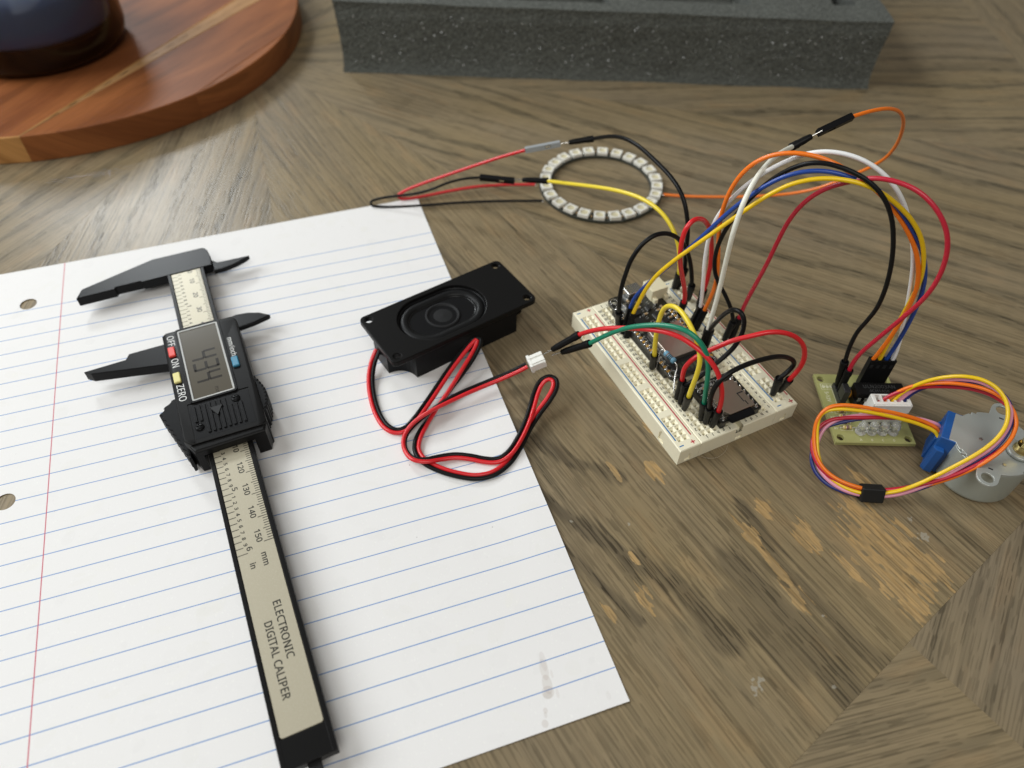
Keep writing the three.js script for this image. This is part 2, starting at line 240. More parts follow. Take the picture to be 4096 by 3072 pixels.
  speakerCable: [[-55.66,7.0,-215.36], [-57.72,4.0,-211.73], [-58.19,2.0,-204.35], [-55.64,1.6,-194.3], [-52.23,1.6,-184.38], [-48.25,1.6,-178.53], [-43.96,1.6,-176.67], [-40.61,1.7,-177.92], [-37.56,2.0,-182.57], [-33.96,3.0,-189.06], [-30.85,4.0,-195.31], [-26.55,6.0,-203.71], [-20.89,9.0,-212.75], [-16.48,11.5,-218.17], [-14.67,12.0,-219.47], [-13.21,11.5,-218.53], [-14.18,10.0,-214.54], [-19.94,6.0,-205.12], [-25.46,4.0,-195.45], [-29.63,3.0,-186.88], [-33.81,2.0,-180.07], [-35.82,1.8,-173.62], [-36.09,1.7,-168.72], [-33.75,1.8,-163.99], [-26.42,1.6,-160.1], [-19.0,1.6,-157.6], [-11.75,1.6,-156.65], [-5.7,1.6,-158.26], [-0.23,1.6,-163.46], [3.36,1.8,-170.36], [6.46,2.5,-180.0], [10.53,4.0,-186.38], [15.2,6.5,-191.32], [17.69,8.5,-196.31], [17.5,9.0,-199.84], [14.65,9.0,-201.2], [11.79,8.0,-199.76], [9.92,6.0,-196.28], [8.16,4.5,-188.95], [6.4,4.5,-181.38], [3.57,4.0,-172.99], [-0.3,3.2,-166.11], [-4.47,2.0,-163.9], [-9.27,1.8,-164.26], [-14.99,1.8,-166.05], [-20.68,1.8,-166.46], [-26.23,2.2,-165.27], [-31.98,4.0,-161.8], [-36.01,3.5,-162.73], [-39.38,2.2,-166.88], [-41.15,1.8,-171.34], [-40.81,2.5,-175.13], [-38.41,4.5,-178.74], [-33.19,5.5,-182.52], [-26.56,6.5,-187.9], [-19.86,6.0,-193.51], [-11.73,6.0,-198.47], [-4.58,7.0,-201.24], [1.4,9.0,-203.01], [6.47,11.0,-205.25]] ,
  spPlug: [[6.47,11.0,-205.0], [14.55,13.0,-207.9]] ,
  mYellow: [[145.05,14.0,-187.65], [146.8,19.0,-187.95], [150.42,27.0,-186.01], [155.07,33.0,-183.31], [160.15,37.0,-180.27], [164.71,38.0,-177.92], [169.25,37.0,-175.27], [172.01,35.0,-171.9], [172.38,33.0,-168.0], [171.23,30.0,-163.9], [167.91,28.0,-159.97], [164.24,25.0,-157.77], [159.92,22.0,-156.0], [155.48,18.0,-154.9], [150.74,14.0,-153.24], [144.52,9.0,-152.15], [139.53,6.0,-151.6], [134.44,4.5,-151.59], [130.27,4.0,-151.95], [125.87,4.0,-152.18], [120.77,4.0,-154.37], [116.34,5.0,-157.5], [113.71,7.0,-161.02], [112.4,9.5,-164.74], [112.22,13.0,-169.32], [111.95,17.0,-172.47], [112.4,20.0,-174.83], [114.22,22.0,-175.63], [118.4,23.0,-175.72], [124.02,23.0,-175.34], [132.36,22.0,-174.69], [141.24,20.0,-174.43], [149.78,18.0,-172.94], [158.11,15.0,-171.83]] ,
  mPink: [[147.35,14.0,-187.43], [148.76,19.0,-187.45], [152.28,25.0,-186.54], [155.8,30.0,-183.91], [159.98,34.0,-181.43], [164.12,36.0,-179.04], [168.91,36.0,-176.12], [173.07,34.0,-172.77], [174.03,32.0,-168.85], [173.25,29.0,-164.73], [169.21,27.0,-160.03], [165.42,24.0,-157.57], [161.27,20.0,-156.03], [156.29,16.0,-154.63], [151.56,12.0,-153.09], [145.29,7.0,-151.95], [140.28,4.0,-151.48], [135.01,2.8,-151.31], [130.79,2.4,-151.7], [126.41,2.4,-152.07], [121.08,2.6,-153.74], [116.05,4.0,-156.69], [112.71,6.0,-160.69], [111.61,9.0,-165.08], [112.69,12.5,-169.71], [114.73,15.0,-172.79], [118.1,17.0,-174.73], [123.46,18.0,-175.93], [128.4,18.5,-176.45], [134.03,19.0,-176.52], [140.19,19.0,-176.36], [146.86,18.0,-176.54], [153.64,16.5,-176.32], [160.01,15.0,-175.39]] ,
  mRed: [[140.03,14.0,-187.4], [144.26,18.0,-188.06], [148.65,22.0,-186.99], [154.57,26.0,-184.8], [160.63,29.0,-182.48], [166.68,31.0,-179.47], [171.61,31.0,-176.71], [175.15,31.0,-171.73], [176.01,30.0,-166.0], [173.84,27.0,-160.88], [169.26,24.0,-156.95], [163.69,21.0,-154.43], [157.75,16.0,-153.24], [151.39,12.0,-152.61], [144.92,8.5,-152.72], [139.88,6.0,-152.71], [134.65,4.8,-152.64], [130.52,4.2,-153.03], [126.29,4.0,-153.68], [120.9,4.2,-155.12], [115.17,5.5,-158.36], [111.5,8.0,-162.51], [110.1,10.5,-166.76], [111.15,13.0,-170.84], [113.57,16.0,-173.56], [116.76,17.5,-174.98], [121.65,18.0,-175.35], [129.76,18.5,-175.43], [136.04,18.5,-175.7], [142.55,18.0,-176.06], [151.36,16.5,-175.73], [159.28,15.0,-173.95]] ,
  mOrange: [[142.42,14.0,-187.46], [145.0,18.5,-188.33], [148.32,23.0,-187.23], [153.57,28.0,-184.4], [158.79,32.0,-181.17], [164.84,34.0,-178.42], [169.71,34.0,-175.68], [173.3,33.0,-172.59], [175.2,32.0,-168.38], [175.51,30.0,-165.0], [173.21,28.0,-160.6], [169.34,25.0,-156.94], [165.26,22.0,-154.71], [160.89,18.0,-153.6], [156.57,14.0,-152.91], [152.07,10.5,-152.67], [145.48,7.0,-152.53], [140.59,4.2,-152.7], [135.36,3.0,-152.72], [130.06,5.2,-152.75], [124.19,5.4,-153.78], [118.52,6.0,-156.15], [114.04,7.5,-159.69], [111.94,9.5,-163.72], [111.13,12.0,-167.47], [111.16,15.5,-171.53], [111.57,19.0,-174.03], [113.46,22.0,-175.88], [116.01,23.5,-176.57], [119.94,24.0,-176.63], [125.9,24.0,-176.05], [132.32,23.0,-175.83], [138.7,22.0,-175.39], [145.55,20.0,-175.07], [152.63,17.5,-174.61], [159.07,15.0,-173.58]] ,
  mBlue: [[149.73,14.0,-187.49], [150.73,17.0,-188.36], [152.15,21.0,-187.39], [155.19,27.0,-185.43], [159.24,32.0,-182.41], [164.74,35.0,-179.4], [169.93,35.0,-177.43], [174.62,33.0,-173.39], [175.19,31.0,-169.19], [174.12,29.0,-164.75], [171.0,26.5,-160.45], [166.9,23.5,-157.73], [162.53,19.0,-156.04], [156.83,14.5,-154.24], [153.92,11.5,-153.48], [148.08,6.0,-153.01], [140.92,3.0,-152.23], [135.81,1.6,-152.43], [131.51,1.3,-152.76], [125.37,1.2,-152.67], [119.58,1.6,-154.55], [114.96,2.6,-157.11], [111.74,4.5,-160.7], [110.57,6.5,-164.05], [111.32,9.0,-168.14], [114.31,12.5,-172.87], [116.5,14.0,-174.4], [120.28,15.5,-174.81], [126.46,16.5,-175.87], [132.48,17.5,-176.4], [140.67,18.0,-176.64], [149.28,17.0,-176.34], [159.95,15.0,-175.81]] ,
  band: [[126.74,3.3,-152.66], [135.03,3.3,-152.28]] ,
}, plugs: {
  W1: [[44.54,8.24,-231.45],[43.27,20.0,-227.04]] ,
  W1r: [[76.67,8.24,-248.3],[75.64,20.0,-244.67]] ,
  leadBlue: [[46.28,8.24,-226.89],[48.15,20.0,-229.88]] ,
  leadYellow: [[47.45,8.24,-224.57],[49.05,20.0,-226.87]] ,
  leadWhite: [[75.89,8.24,-232.02],[77.53,20.0,-231.44]] ,
  leadOrange: [[77.05,8.24,-230.01],[78.77,20.0,-229.44]] ,
  W2: [[88.45,8.24,-223.65],[89.34,20.0,-222.77]] ,
  W3: [[91.42,8.24,-224.4],[92.3,20.0,-225.16]] ,
  W4: [[78.69,8.24,-220.09],[78.58,20.0,-218.55]] ,
  W5: [[72.82,8.24,-255.22],[74.18,20.0,-255.27]] ,
  W6: [[71.4,8.24,-255.92],[71.32,20.0,-252.2]] ,
  W7: [[71.29,8.24,-237.42],[70.85,20.0,-233.97]] ,
  W7r: [[80.43,8.24,-243.35],[80.28,20.0,-241.95]] ,
  W8: [[56.4,8.24,-207.1],[55.33,20.0,-203.53]] ,
  W8b: [[66.67,8.24,-186.19],[65.82,20.0,-182.66]] ,
  W9: [[72.43,8.24,-181.02],[71.11,20.0,-179.65]] ,
  W10: [[76.04,8.24,-177.84],[75.84,20.0,-175.92]] ,
  W11: [[73.92,8.24,-179.41],[72.7,20.0,-177.01]] ,
  W11r: [[102.62,8.24,-194.41],[101.54,20.0,-192.54]] ,
  W12r: [[105.66,8.24,-196.36],[105.37,20.0,-192.03]] ,
  W12: [[64.41,8.24,-191.29],[64.53,20.0,-190.68]] ,
  W13: [[79.95,8.24,-219.15],[79.44,20.0,-218.26]] ,
  W13b: [[65.51,8.24,-188.88],[65.48,20.0,-188.44]] ,
  dOrange: [[140.7,5.5,-203.7],[140.7,20.0,-203.9]] ,
  dYellow: [[143.24,5.5,-203.7],[143.24,20.0,-203.9]] ,
  dBlue: [[145.78,5.5,-203.7],[145.78,20.0,-203.9]] ,
  dWhite: [[148.32,5.5,-203.7],[148.32,20.0,-203.9]] ,
  dBlack: [[130.9,6.0,-202.0],[129.14,20.0,-202.02]] ,
  dRed: [[131.2,6.0,-199.4],[130.96,18.0,-199.58]] ,
} };

// ------------------------------------------------------------------ the table: oak veneer laid as a star of wedges inside a border
const STAR = [-178, -485], RAD = Math.PI / 180;
{
  const table = new THREE.Group(); table.name = 'tabletop'; table.userData = { kind: 'structure', label: 'grey-brown oak veneer table top laid as a star of wedges', category: 'table' }; scene.add(table);
  meshOf('core_board', box(1500, 22, 1400, 0, -11.8, -400, 1), M.core, table);
  const main = oak(2048, 1088, 520, 276, 0, -138, 1, {
    calm: .5,
    worn: [[466, -68, 17, 9], [475, -59, 11, 4], [453, -71, 11, 4.5], [477, -74, 7, 4.5], [484, -56, 6, 2.4], [446, -47, 6.5, 3.2], [435, -31, 6.5, 2], [449, -29, 13, 2.1], [461, -27, 5, 1.4], [430, -43, 4, 2.2], [434, 16, 4.5, 1.8], [432, 29, 3.6, 1.6], [397, -19, 4.5, 1.8], [389, -6, 3.5, 1], [441, -82, 5, 1.8], [463, -50, 6, 1.6], [421, 10, 3, .8], [380, -30, 3, 1]],
    veins: [[378, 25, 400, 18, 3.6, .95], [400, 18, 421, 11, 4.2, 1], [421, 11, 438, 4, 6, .9], [438, 4, 460, 2, 6.5, .8], [352, 15, 376, 5, 6, .9], [376, 5, 392, -7, 4.5, .85], [402, 29, 440, 22, 2.6, .85], [425, -37, 456, -30, 4, .85], [456, -30, 496, -34, 6, .7], [440, -18, 496, -19, 9, .8], [448, -8, 480, -10, 6, .55], [300, -40, 350, -36, 4, .7], [270, 30, 330, 34, 4, .6], [240, -12, 300, -16, 4, .7], [330, -60, 380, -66, 5, .5]],
    specks: [[474.4, 2.4, 1.6], [475.6, 5.6, 1.8], [473, 4.5, 1.0], [468.4, -82, 2.2], [461, -84, 1.2], [445, -66, .8], [488, -15, .7], [470, -30, .7], [410, 3, .8], [398, 20, .7]],
  });
  const other = oak(2048, 1024, 520, 260, 0, 0, 4, { band: 15, calm: .9 }), border = oak(1536, 768, 300, 150, 0, 0, 7, { calm: .62 });
  const veneer = (tex) => new THREE.MeshPhysicalMaterial({ map: tex.color, bumpMap: tex.bump, bumpScale: 0.00012, roughness: .33, specularIntensity: .5 });
  const mats = { main: veneer(main), other: veneer(other), border: veneer(border) };
  const clip = (poly, nx, nz, c) => {                                    // keep nx*x + nz*z <= c
    const out = [];
    poly.forEach((p, i) => { const q = poly[(i + 1) % poly.length], a = nx * p[0] + nz * p[1] - c, b = nx * q[0] + nz * q[1] - c; if (a <= 0) out.push(p); if ((a < 0) !== (b < 0)) { const t = a / (a - b); out.push([p[0] + (q[0] - p[0]) * t, p[1] + (q[1] - p[1]) * t]); } });
    return out;
  };
  const n1 = [0.6312, 0.7756], c1 = n1[0] * 132.1 + n1[1] * -101.8, edges = [[n1[0], n1[1], c1], [1, 0, 331], [-1, 0, 690], [0, -1, 930], [0, 1, 30]];
  const panel = (poly, grain, tex, ds, dt, origin) => {
    const g = prism(poly, -0.7, 0, 0.09, [], 1), c = Math.cos(grain), s = Math.sin(grain);
    planarUV(g, (x, y, z) => { const a = (x - origin[0]) * c + (z - origin[1]) * s, b = -(x - origin[0]) * s + (z - origin[1]) * c; return [(a + ds - tex.s0) / tex.lenS, (b + dt - tex.t0) / tex.lenT]; });
    meshOf('veneer_panel', g, tex === main ? mats.main : tex === other ? mats.other : mats.border, table);
  };
  for (let k = 0; k < 12; k++) {
    const a0 = (12 + 30 * k) * RAD, a1 = a0 + 30 * RAD, mid = a0 + 15 * RAD, R = 900;
    let poly = [[STAR[0], STAR[1]], [STAR[0] + R * Math.cos(a0), STAR[1] + R * Math.sin(a0)], [STAR[0] + R * Math.cos(a1), STAR[1] + R * Math.sin(a1)]];
    for (const e of edges) poly = clip(poly, ...e);
    if (poly.length < 3) continue;
    panel(poly, mid, k === 1 ? main : other, k === 1 ? 0 : 37 * k + (k === 0 ? 90 : 0), k === 1 ? 0 : 61 * k, STAR);
  }
  const rim = clip([[-200, -700], [700, -700], [700, 300], [-200, 300]], -n1[0], -n1[1], -c1), mn = [Math.sin(53.4 * RAD), -Math.cos(53.4 * RAD)], mc = mn[0] * 129 + mn[1] * -97.6;
  panel(clip(clip(rim, -mn[0], -mn[1], -mc), 1, 0, 331), 122 * RAD, border, 40, 30, [129, -97.6]);
  panel(clip(rim, mn[0], mn[1], mc), 166 * RAD, border, 150, 20, [129, -97.6]);
  panel([[331, -1000], [700, -1000], [700, 300], [331, 300]], 90 * RAD, border, 10, 70, [331, -500]);
}

// ------------------------------------------------------------------ ruled sheet of paper
{
  const turn = -1.2327, sheet = thing('paper_sheet', 'sheet of white wide-ruled notebook paper with red margin and punched holes', 'paper', [37.365, 0.12, -78.361], turn);
  const L = 266.7, Wd = 203.2, holes = [[-133.35, -183.7], [-241.3, -183.7]], R = 3.5;
  const us = new Set(), ws = new Set();
  for (let k = 0; k <= 64; k++) us.add(-L + L * k / 64);
  for (let k = 0; k <= 48; k++) ws.add(-Wd + Wd * k / 48);
  for (const [hu, hw] of holes) { for (let k = -8; k <= 8; k++) { us.add(hu + k * .62); ws.add(hw + k * .62); } }
  const clean = (set) => [...set].sort((a, b) => a - b).filter((v, i, a) => i === 0 || v - a[i - 1] > .08), U = clean(us), Q = clean(ws);
  const lift = (u, w) => .2 + .14 * Math.sin(u / 31 + w / 40) + .9 * sstep(-24, 0, w) * sstep(-185, -140, u) * (1 - sstep(-70, -30, u)) + .1 * Math.sin(w / 23 - u / 67 + 1) * sstep(-150, -260, u) + 1.6 * sstep(-225, -266, u) * sstep(-120, -20, w) * .5 + .1 * sstep(-20, 0, w);
  const pos = [], uv = [], idx = [], inside = (u, w) => holes.find(([a, b]) => Math.hypot(u - a, w - b) < R);
  const nu = U.length, nw = Q.length, P = [];
  for (let i = 0; i < nu; i++) for (let j = 0; j < nw; j++) {
    let u = U[i], w = Q[j]; const hl = holes.find(([a, b]) => Math.abs(Math.hypot(u - a, w - b) - R) < .44);
    if (hl) { const d = Math.hypot(u - hl[0], w - hl[1]); u = hl[0] + (u - hl[0]) / d * R; w = hl[1] + (w - hl[1]) / d * R; }
    P.push([u, w]);
  }
  const tri = [];
  const vert = (p, top) => { const y = lift(p[0], p[1]) + (top ? .1 : 0); pos.push(p[0], y, -p[1]); uv.push(1 + p[0] / L, 1 + p[1] / Wd); return pos.length / 3 - 1; };
  const top = P.map((p) => vert(p, true)), bot = P.map((p) => vert(p, false));
  const ok = (a) => !holes.some(([x, y]) => Math.hypot(P[a][0] - x, P[a][1] - y) < R - .01);
  for (let i = 0; i < nu - 1; i++) for (let j = 0; j < nw - 1; j++) {
    const a = i * nw + j, b = a + 1, c = a + nw, d = c + 1, mid = [(P[a][0] + P[d][0]) / 2, (P[a][1] + P[d][1]) / 2];
    for (const t of [[a, c, b], [b, c, d]]) if (t.every(ok) && !inside((P[t[0]][0] + P[t[1]][0] + P[t[2]][0]) / 3, (P[t[0]][1] + P[t[1]][1] + P[t[2]][1]) / 3)) { idx.push(top[t[0]], top[t[1]], top[t[2]], bot[t[0]], bot[t[2]], bot[t[1]]); }
  }
  const rimEdge = (list) => { for (let k = 0; k < list.length - 1; k++) { const a = list[k], b = list[k + 1]; idx.push(top[a], bot[a], top[b], top[b], bot[a], bot[b]); } };
  rimEdge(Array.from({ length: nw }, (_, j) => j)); rimEdge(Array.from({ length: nw }, (_, j) => (nu - 1) * nw + j)); rimEdge(Array.from({ length: nu }, (_, i) => i * nw)); rimEdge(Array.from({ length: nu }, (_, i) => i * nw + nw - 1));
  const g = new THREE.BufferGeometry(); g.setAttribute('position', new THREE.Float32BufferAttribute(pos, 3)); g.setAttribute('uv', new THREE.Float32BufferAttribute(uv, 2)); g.setIndex(idx); g.computeVertexNormals();
  { const n = g.attributes.normal; for (let k = 0; k < n.count; k++) if (k < P.length ? n.getY(k) < 0 : n.getY(k) > 0) n.setXYZ(k, -n.getX(k), -n.getY(k), -n.getZ(k)); }
  const px = 2048 / L, print = canvasTexture(2048, 1560, (c, w, h) => {
    c.fillStyle = '#e8e6e4'; c.fillRect(0, 0, w, h);
    for (let k = 0; k < 26000; k++) { const v = 222 + Math.floor(rnd() * 26); c.fillStyle = `rgba(${v},${v - 1},${v - 5},0.35)`; c.fillRect(rnd() * w, rnd() * h, 1 + rnd() * 5, 1 + rnd() * 2); }
    for (let k = 0; k < 700; k++) { const v = 200 + rnd() * 30; c.fillStyle = `rgba(${v | 0},${v | 0},${(v - 8) | 0},0.05)`; c.beginPath(); c.ellipse(rnd() * w, rnd() * h, 6 + rnd() * 30, 4 + rnd() * 16, rnd() * 3, 0, 6.3); c.fill(); }
    const X = (u) => (u + L) * px, Y = (wv) => -wv / Wd * h;             // canvas y runs from the free edge
    c.lineWidth = 2.2; c.strokeStyle = '#6489c2';
    for (let k = 0; k <= 26; k++) { const x = X(-10.8 - 8.708 * k); c.beginPath(); c.moveTo(x, 0); c.lineTo(x, h); c.stroke(); }
    c.lineWidth = 2.4; c.strokeStyle = '#c4606e'; c.beginPath(); c.moveTo(0, Y(-169.8)); c.lineTo(w, Y(-169.2)); c.stroke();
    const stain = (u, wv, a, b, o) => { c.fillStyle = `rgba(150,132,118,${o * .62})`; c.beginPath(); c.ellipse(X(u), Y(wv), a * px, b * px, .1, 0, 6.3); c.fill(); };
    for (const [u, wv, a, b, o] of [[-19.5, -20.6, 3.2, 1.0, .16], [-17, -21.2, 3.4, 1.3, .2], [-12.5, -21.8, 3.0, 1.5, .24], [-10.2, -22.4, 1.9, 1.9, .26], [-9.4, -22.8, 1.2, 1.4, .2], [-5.4, -25, .9, .7, .25], [-4.2, -25.4, .9, .5, .22], [-1.9, -26.4, 1.2, 1.0, .26], [-15, -19.4, 1.3, .4, .14], [-9, -19.8, 1.5, .5, .14], [-3.5, -5.4, 1.4, .7, .1]]) stain(u, wv, a, b, o);
    for (let k = 0; k < 16; k++) { c.fillStyle = `rgba(110,105,100,${.25 + rnd() * .3})`; c.beginPath(); c.arc(rnd() * w, rnd() * h, .8 + rnd() * 1.2, 0, 6.3); c.fill(); }
  });
  print.flipY = true;
  meshOf('sheet', g, new THREE.MeshPhysicalMaterial({ map: print, roughness: .78, specularIntensity: .35, side: THREE.DoubleSide }), sheet);
}

// ------------------------------------------------------------------ round wooden board and the glass jar on it
{
  const C = [-295.8, -500.8], R = 148.4, top = 15.5, board = thing('wooden_board', 'round red-brown serving board glued from planks with a pale inlaid strip', 'board', [C[0], 0.05, C[1]]);
  const wood = (seed, dark, light, streak) => dataTexture(1024, 512, (d) => {
    for (let y = 0; y < 512; y++) for (let x = 0; x < 1024; x++) {
      const s = x / 1024 * 320, t = y / 512 * 160, q = fbm(s / 90 + seed * 7, t / 13 + seed * 3 + 1.2 * n2(s / 60, t / 30)), f = n2(s / 14 + seed, t / .7) * .5 + n2(s / 5, t / .45 + seed * 9) * .5;
      const k = sstep(.3, .75, q), v = .82 + .36 * f, o = (y * 1024 + x) * 4, st = streak * sstep(.62, .7, n2(s / 70 + seed * 13, t / 7));
      for (let c = 0; c < 3; c++) d[o + c] = lin8((dark[c] + (light[c] - dark[c]) * k) * v * (1 - .5 * st)); d[o + 3] = 255;
    }
  }, true);
  const wm = (tex, r = .36) => new THREE.MeshPhysicalMaterial({ map: tex, roughness: r + .12, specularIntensity: .32 });
  const red = wm(wood(2, [.20, .064, .021], [.29, .100, .032], .4)), pale = wm(wood(5, [.36, .19, .075], [.50, .28, .12], .1)), brown = wm(wood(8, [.20, .066, .021], [.29, .102, .033], .35)), endGrain = wm(wood(11, [.36, .165, .05], [.55, .28, .095], .2), .42);
  const dir = [.405, -.914], nor = [.914, .405];                          // along the strips, and across towards the near edge
  const circle = ringOf(0, 0, R, 160);
  const cl = (poly, nx, nz, c) => { const out = []; poly.forEach((p, i) => { const q = poly[(i + 1) % poly.length], a = nx * p[0] + nz * p[1] - c, b = nx * q[0] + nz * q[1] - c; if (a <= 0) out.push(p); if ((a < 0) !== (b < 0)) { const t = a / (a - b); out.push([p[0] + (q[0] - p[0]) * t, p[1] + (q[1] - p[1]) * t]); } }); return out; };
  const at = (x, z) => nor[0] * (x - C[0]) + nor[1] * (z - C[1]);
  const nA = [.9285, .3713], cA = nA[0] * (-252.3 - C[0]) + nA[1] * (-381 - C[1]), nB = [.8975, .441], cB = nB[0] * (-251 - C[0]) + nB[1] * (-379 - C[1]);
  const third = at(-183.5, -403.5);
  const plank = (poly, m, side, off) => {
    const g = prism(poly, 0, top, .7, [], 3);
    planarUV(g, (x, y, z) => { const a = dir[0] * x + dir[1] * z, b = nor[0] * x + nor[1] * z; return [a / 320 + off, (b + y) / 160 + off * .7]; });
    meshOf('plank', g, side ? [m, side] : m, board);
  };
  plank(cl(circle, nA[0], nA[1], cA - .05), red, endGrain, .1);
  plank(cl(cl(circle, -nA[0], -nA[1], -cA), nB[0], nB[1], cB), pale, null, .3);
  plank(cl(cl(circle, -nB[0], -nB[1], -cB - .05), nor[0], nor[1], third), brown, null, .55);
  plank(cl(circle, -nor[0], -nor[1], -third - .05), red, null, .8);

  const jar = thing('glass_jar', 'dark cobalt blue glass jar standing on the round wooden board', 'jar', [-292, top + .12, -460]);
  const outer = [[0, 0], [34, 0], [41, .5], [46, 2.6], [48.8, 6], [49.9, 11], [50, 30], [50, 51.2], [49.4, 52.6]];
  const inner = [[46.8, 52.6], [46.6, 40], [46.2, 19], [43, 14.5], [36, 12.3], [0, 11.5]];
  meshOf('glass', lathe([...outer, ...inner], 72), mat([.55, .62, .85], .06, { transmission: 1, thickness: 3, ior: 1.5, attenuationColor: new THREE.Color().setRGB(.17, .20, .27), attenuationDistance: .013 }), jar);
  meshOf('wax', lathe([[0, 11.9], [35.5, 12.7], [42.4, 14.9], [45.4, 19.5], [45.8, 36], [45.9, 46], [0, 46]], 56), mat([.60, .62, .56], .5), jar);
}

// ------------------------------------------------------------------ charcoal foam block
{
  const foam = thing('foam_block', 'charcoal foam packing block with cut-out pockets along the back of the table', 'foam', [-110.2, 0.1, -464.8], -Math.atan2(8.7, 328.9));
  let g = new THREE.BoxGeometry(329, 39, 150, 150, 20, 40); g.translate(164.5, 19.5, -75);
  const p = g.attributes.position;
  for (let k = 0; k < p.count; k++) {
    let x = p.getX(k), y = p.getY(k), z = p.getZ(k);
    const tall = 43.6 - x / 329 * 2.8; y *= tall / 39;
    const sag = Math.pow(Math.max(0, (8 - y) / 8), 2), crown = sstep(33, 39, y);
    const ez = z > -2 ? 1 : 0;
    if (ez) z += sag * 1.5 - crown * 1.1 - 1.1 * Math.sin(y / 39 * 3.14);
    const ex = x < 1 ? -1 : x > 328 ? 1 : 0; if (ex) x += ex * (sag * .8 + 1.6 * (y / 39) * (ex > 0 ? 1 : .8) - .6 * Math.sin(y / 39 * 3.14));
    const nz = (fbm(x / 4 + 3, (y + z) / 4) - .5) * .5 + (n2(x / 25, (y - z) / 19) - .5) * 1.4;
    p.setXYZ(k, x, y + (y > tall - 1 ? nz - .6 * sstep(-6, 0, z) : 0), z + (ez ? nz : 0));
  }
  g.computeVertexNormals();
  const pockets = [[100, 164, -10.8], [186, 250, -18], [24, 80, -16], [300, 314, -22.5]].map(([a, b, z]) => box(b - a, 40, 46, (a + b) / 2, 44, z - 23, 1.2));
  g = cut(g, pockets);
  const cells = dataTexture(512, 512, (d) => { for (let y = 0; y < 512; y++) for (let x = 0; x < 512; x++) { const a = n2(x / 2.6, y / 2.6), b = n2(x / 5.1 + 60, y / 5.1), c = fbm(x / 60, y / 60), v = .088 + .07 * (a - .5) + .05 * (b - .5) + .008 * (c - .5), o = (y * 512 + x) * 4; d[o] = lin8(v * .98); d[o + 1] = lin8(v * 1.03); d[o + 2] = lin8(v * .90); d[o + 3] = 255; } }, true, THREE.RepeatWrapping);
  const pits = dataTexture(512, 512, (d) => { for (let y = 0; y < 512; y++) for (let x = 0; x < 512; x++) { const v = 255 * (.5 * n2(x / 2.6, y / 2.6) + .5 * n2(x / 5.1 + 60, y / 5.1)), o = (y * 512 + x) * 4; d[o] = d[o + 1] = d[o + 2] = v; d[o + 3] = 255; } }, false, THREE.RepeatWrapping);
  planarUV(g, (x, y, z) => [x / 110, (y - z) / 110]);
  meshOf('foam_body', g, new THREE.MeshPhysicalMaterial({ map: cells, bumpMap: pits, bumpScale: .0006, roughness: .9 }), foam);
  const glintDisc = new THREE.CircleGeometry(.42, 7); glintDisc.scale(.001, .001, .001);
  const glints = new THREE.InstancedMesh(glintDisc, mat([.85, .86, .85], .2, { side: THREE.DoubleSide }), 420), mm = new THREE.Matrix4(), q = new THREE.Quaternion(), e = new THREE.Euler();  // pale discs whose light colour stands in for glints on the foam cells
  for (let k = 0; k < 420; k++) { const y = 5 + rnd() * 31; q.setFromEuler(e.set((rnd() - .7) * 1.1, (rnd() - .5) * 1.2, rnd() * 3)); const s = .25 + rnd() * rnd() * .85; mm.compose(new THREE.Vector3((5 + rnd() * 318) / 1000, y / 1000, (.35 - 1.1 * Math.sin(y / 39 * 3.14) - 1.1 * sstep(33, 39, y) + rnd() * .6) / 1000), q, new THREE.Vector3(s, s, s)); glints.setMatrixAt(k, mm); }
  glints.name = 'painted_glints'; glints.userData = { kind: 'stuff' }; foam.add(glints);
}

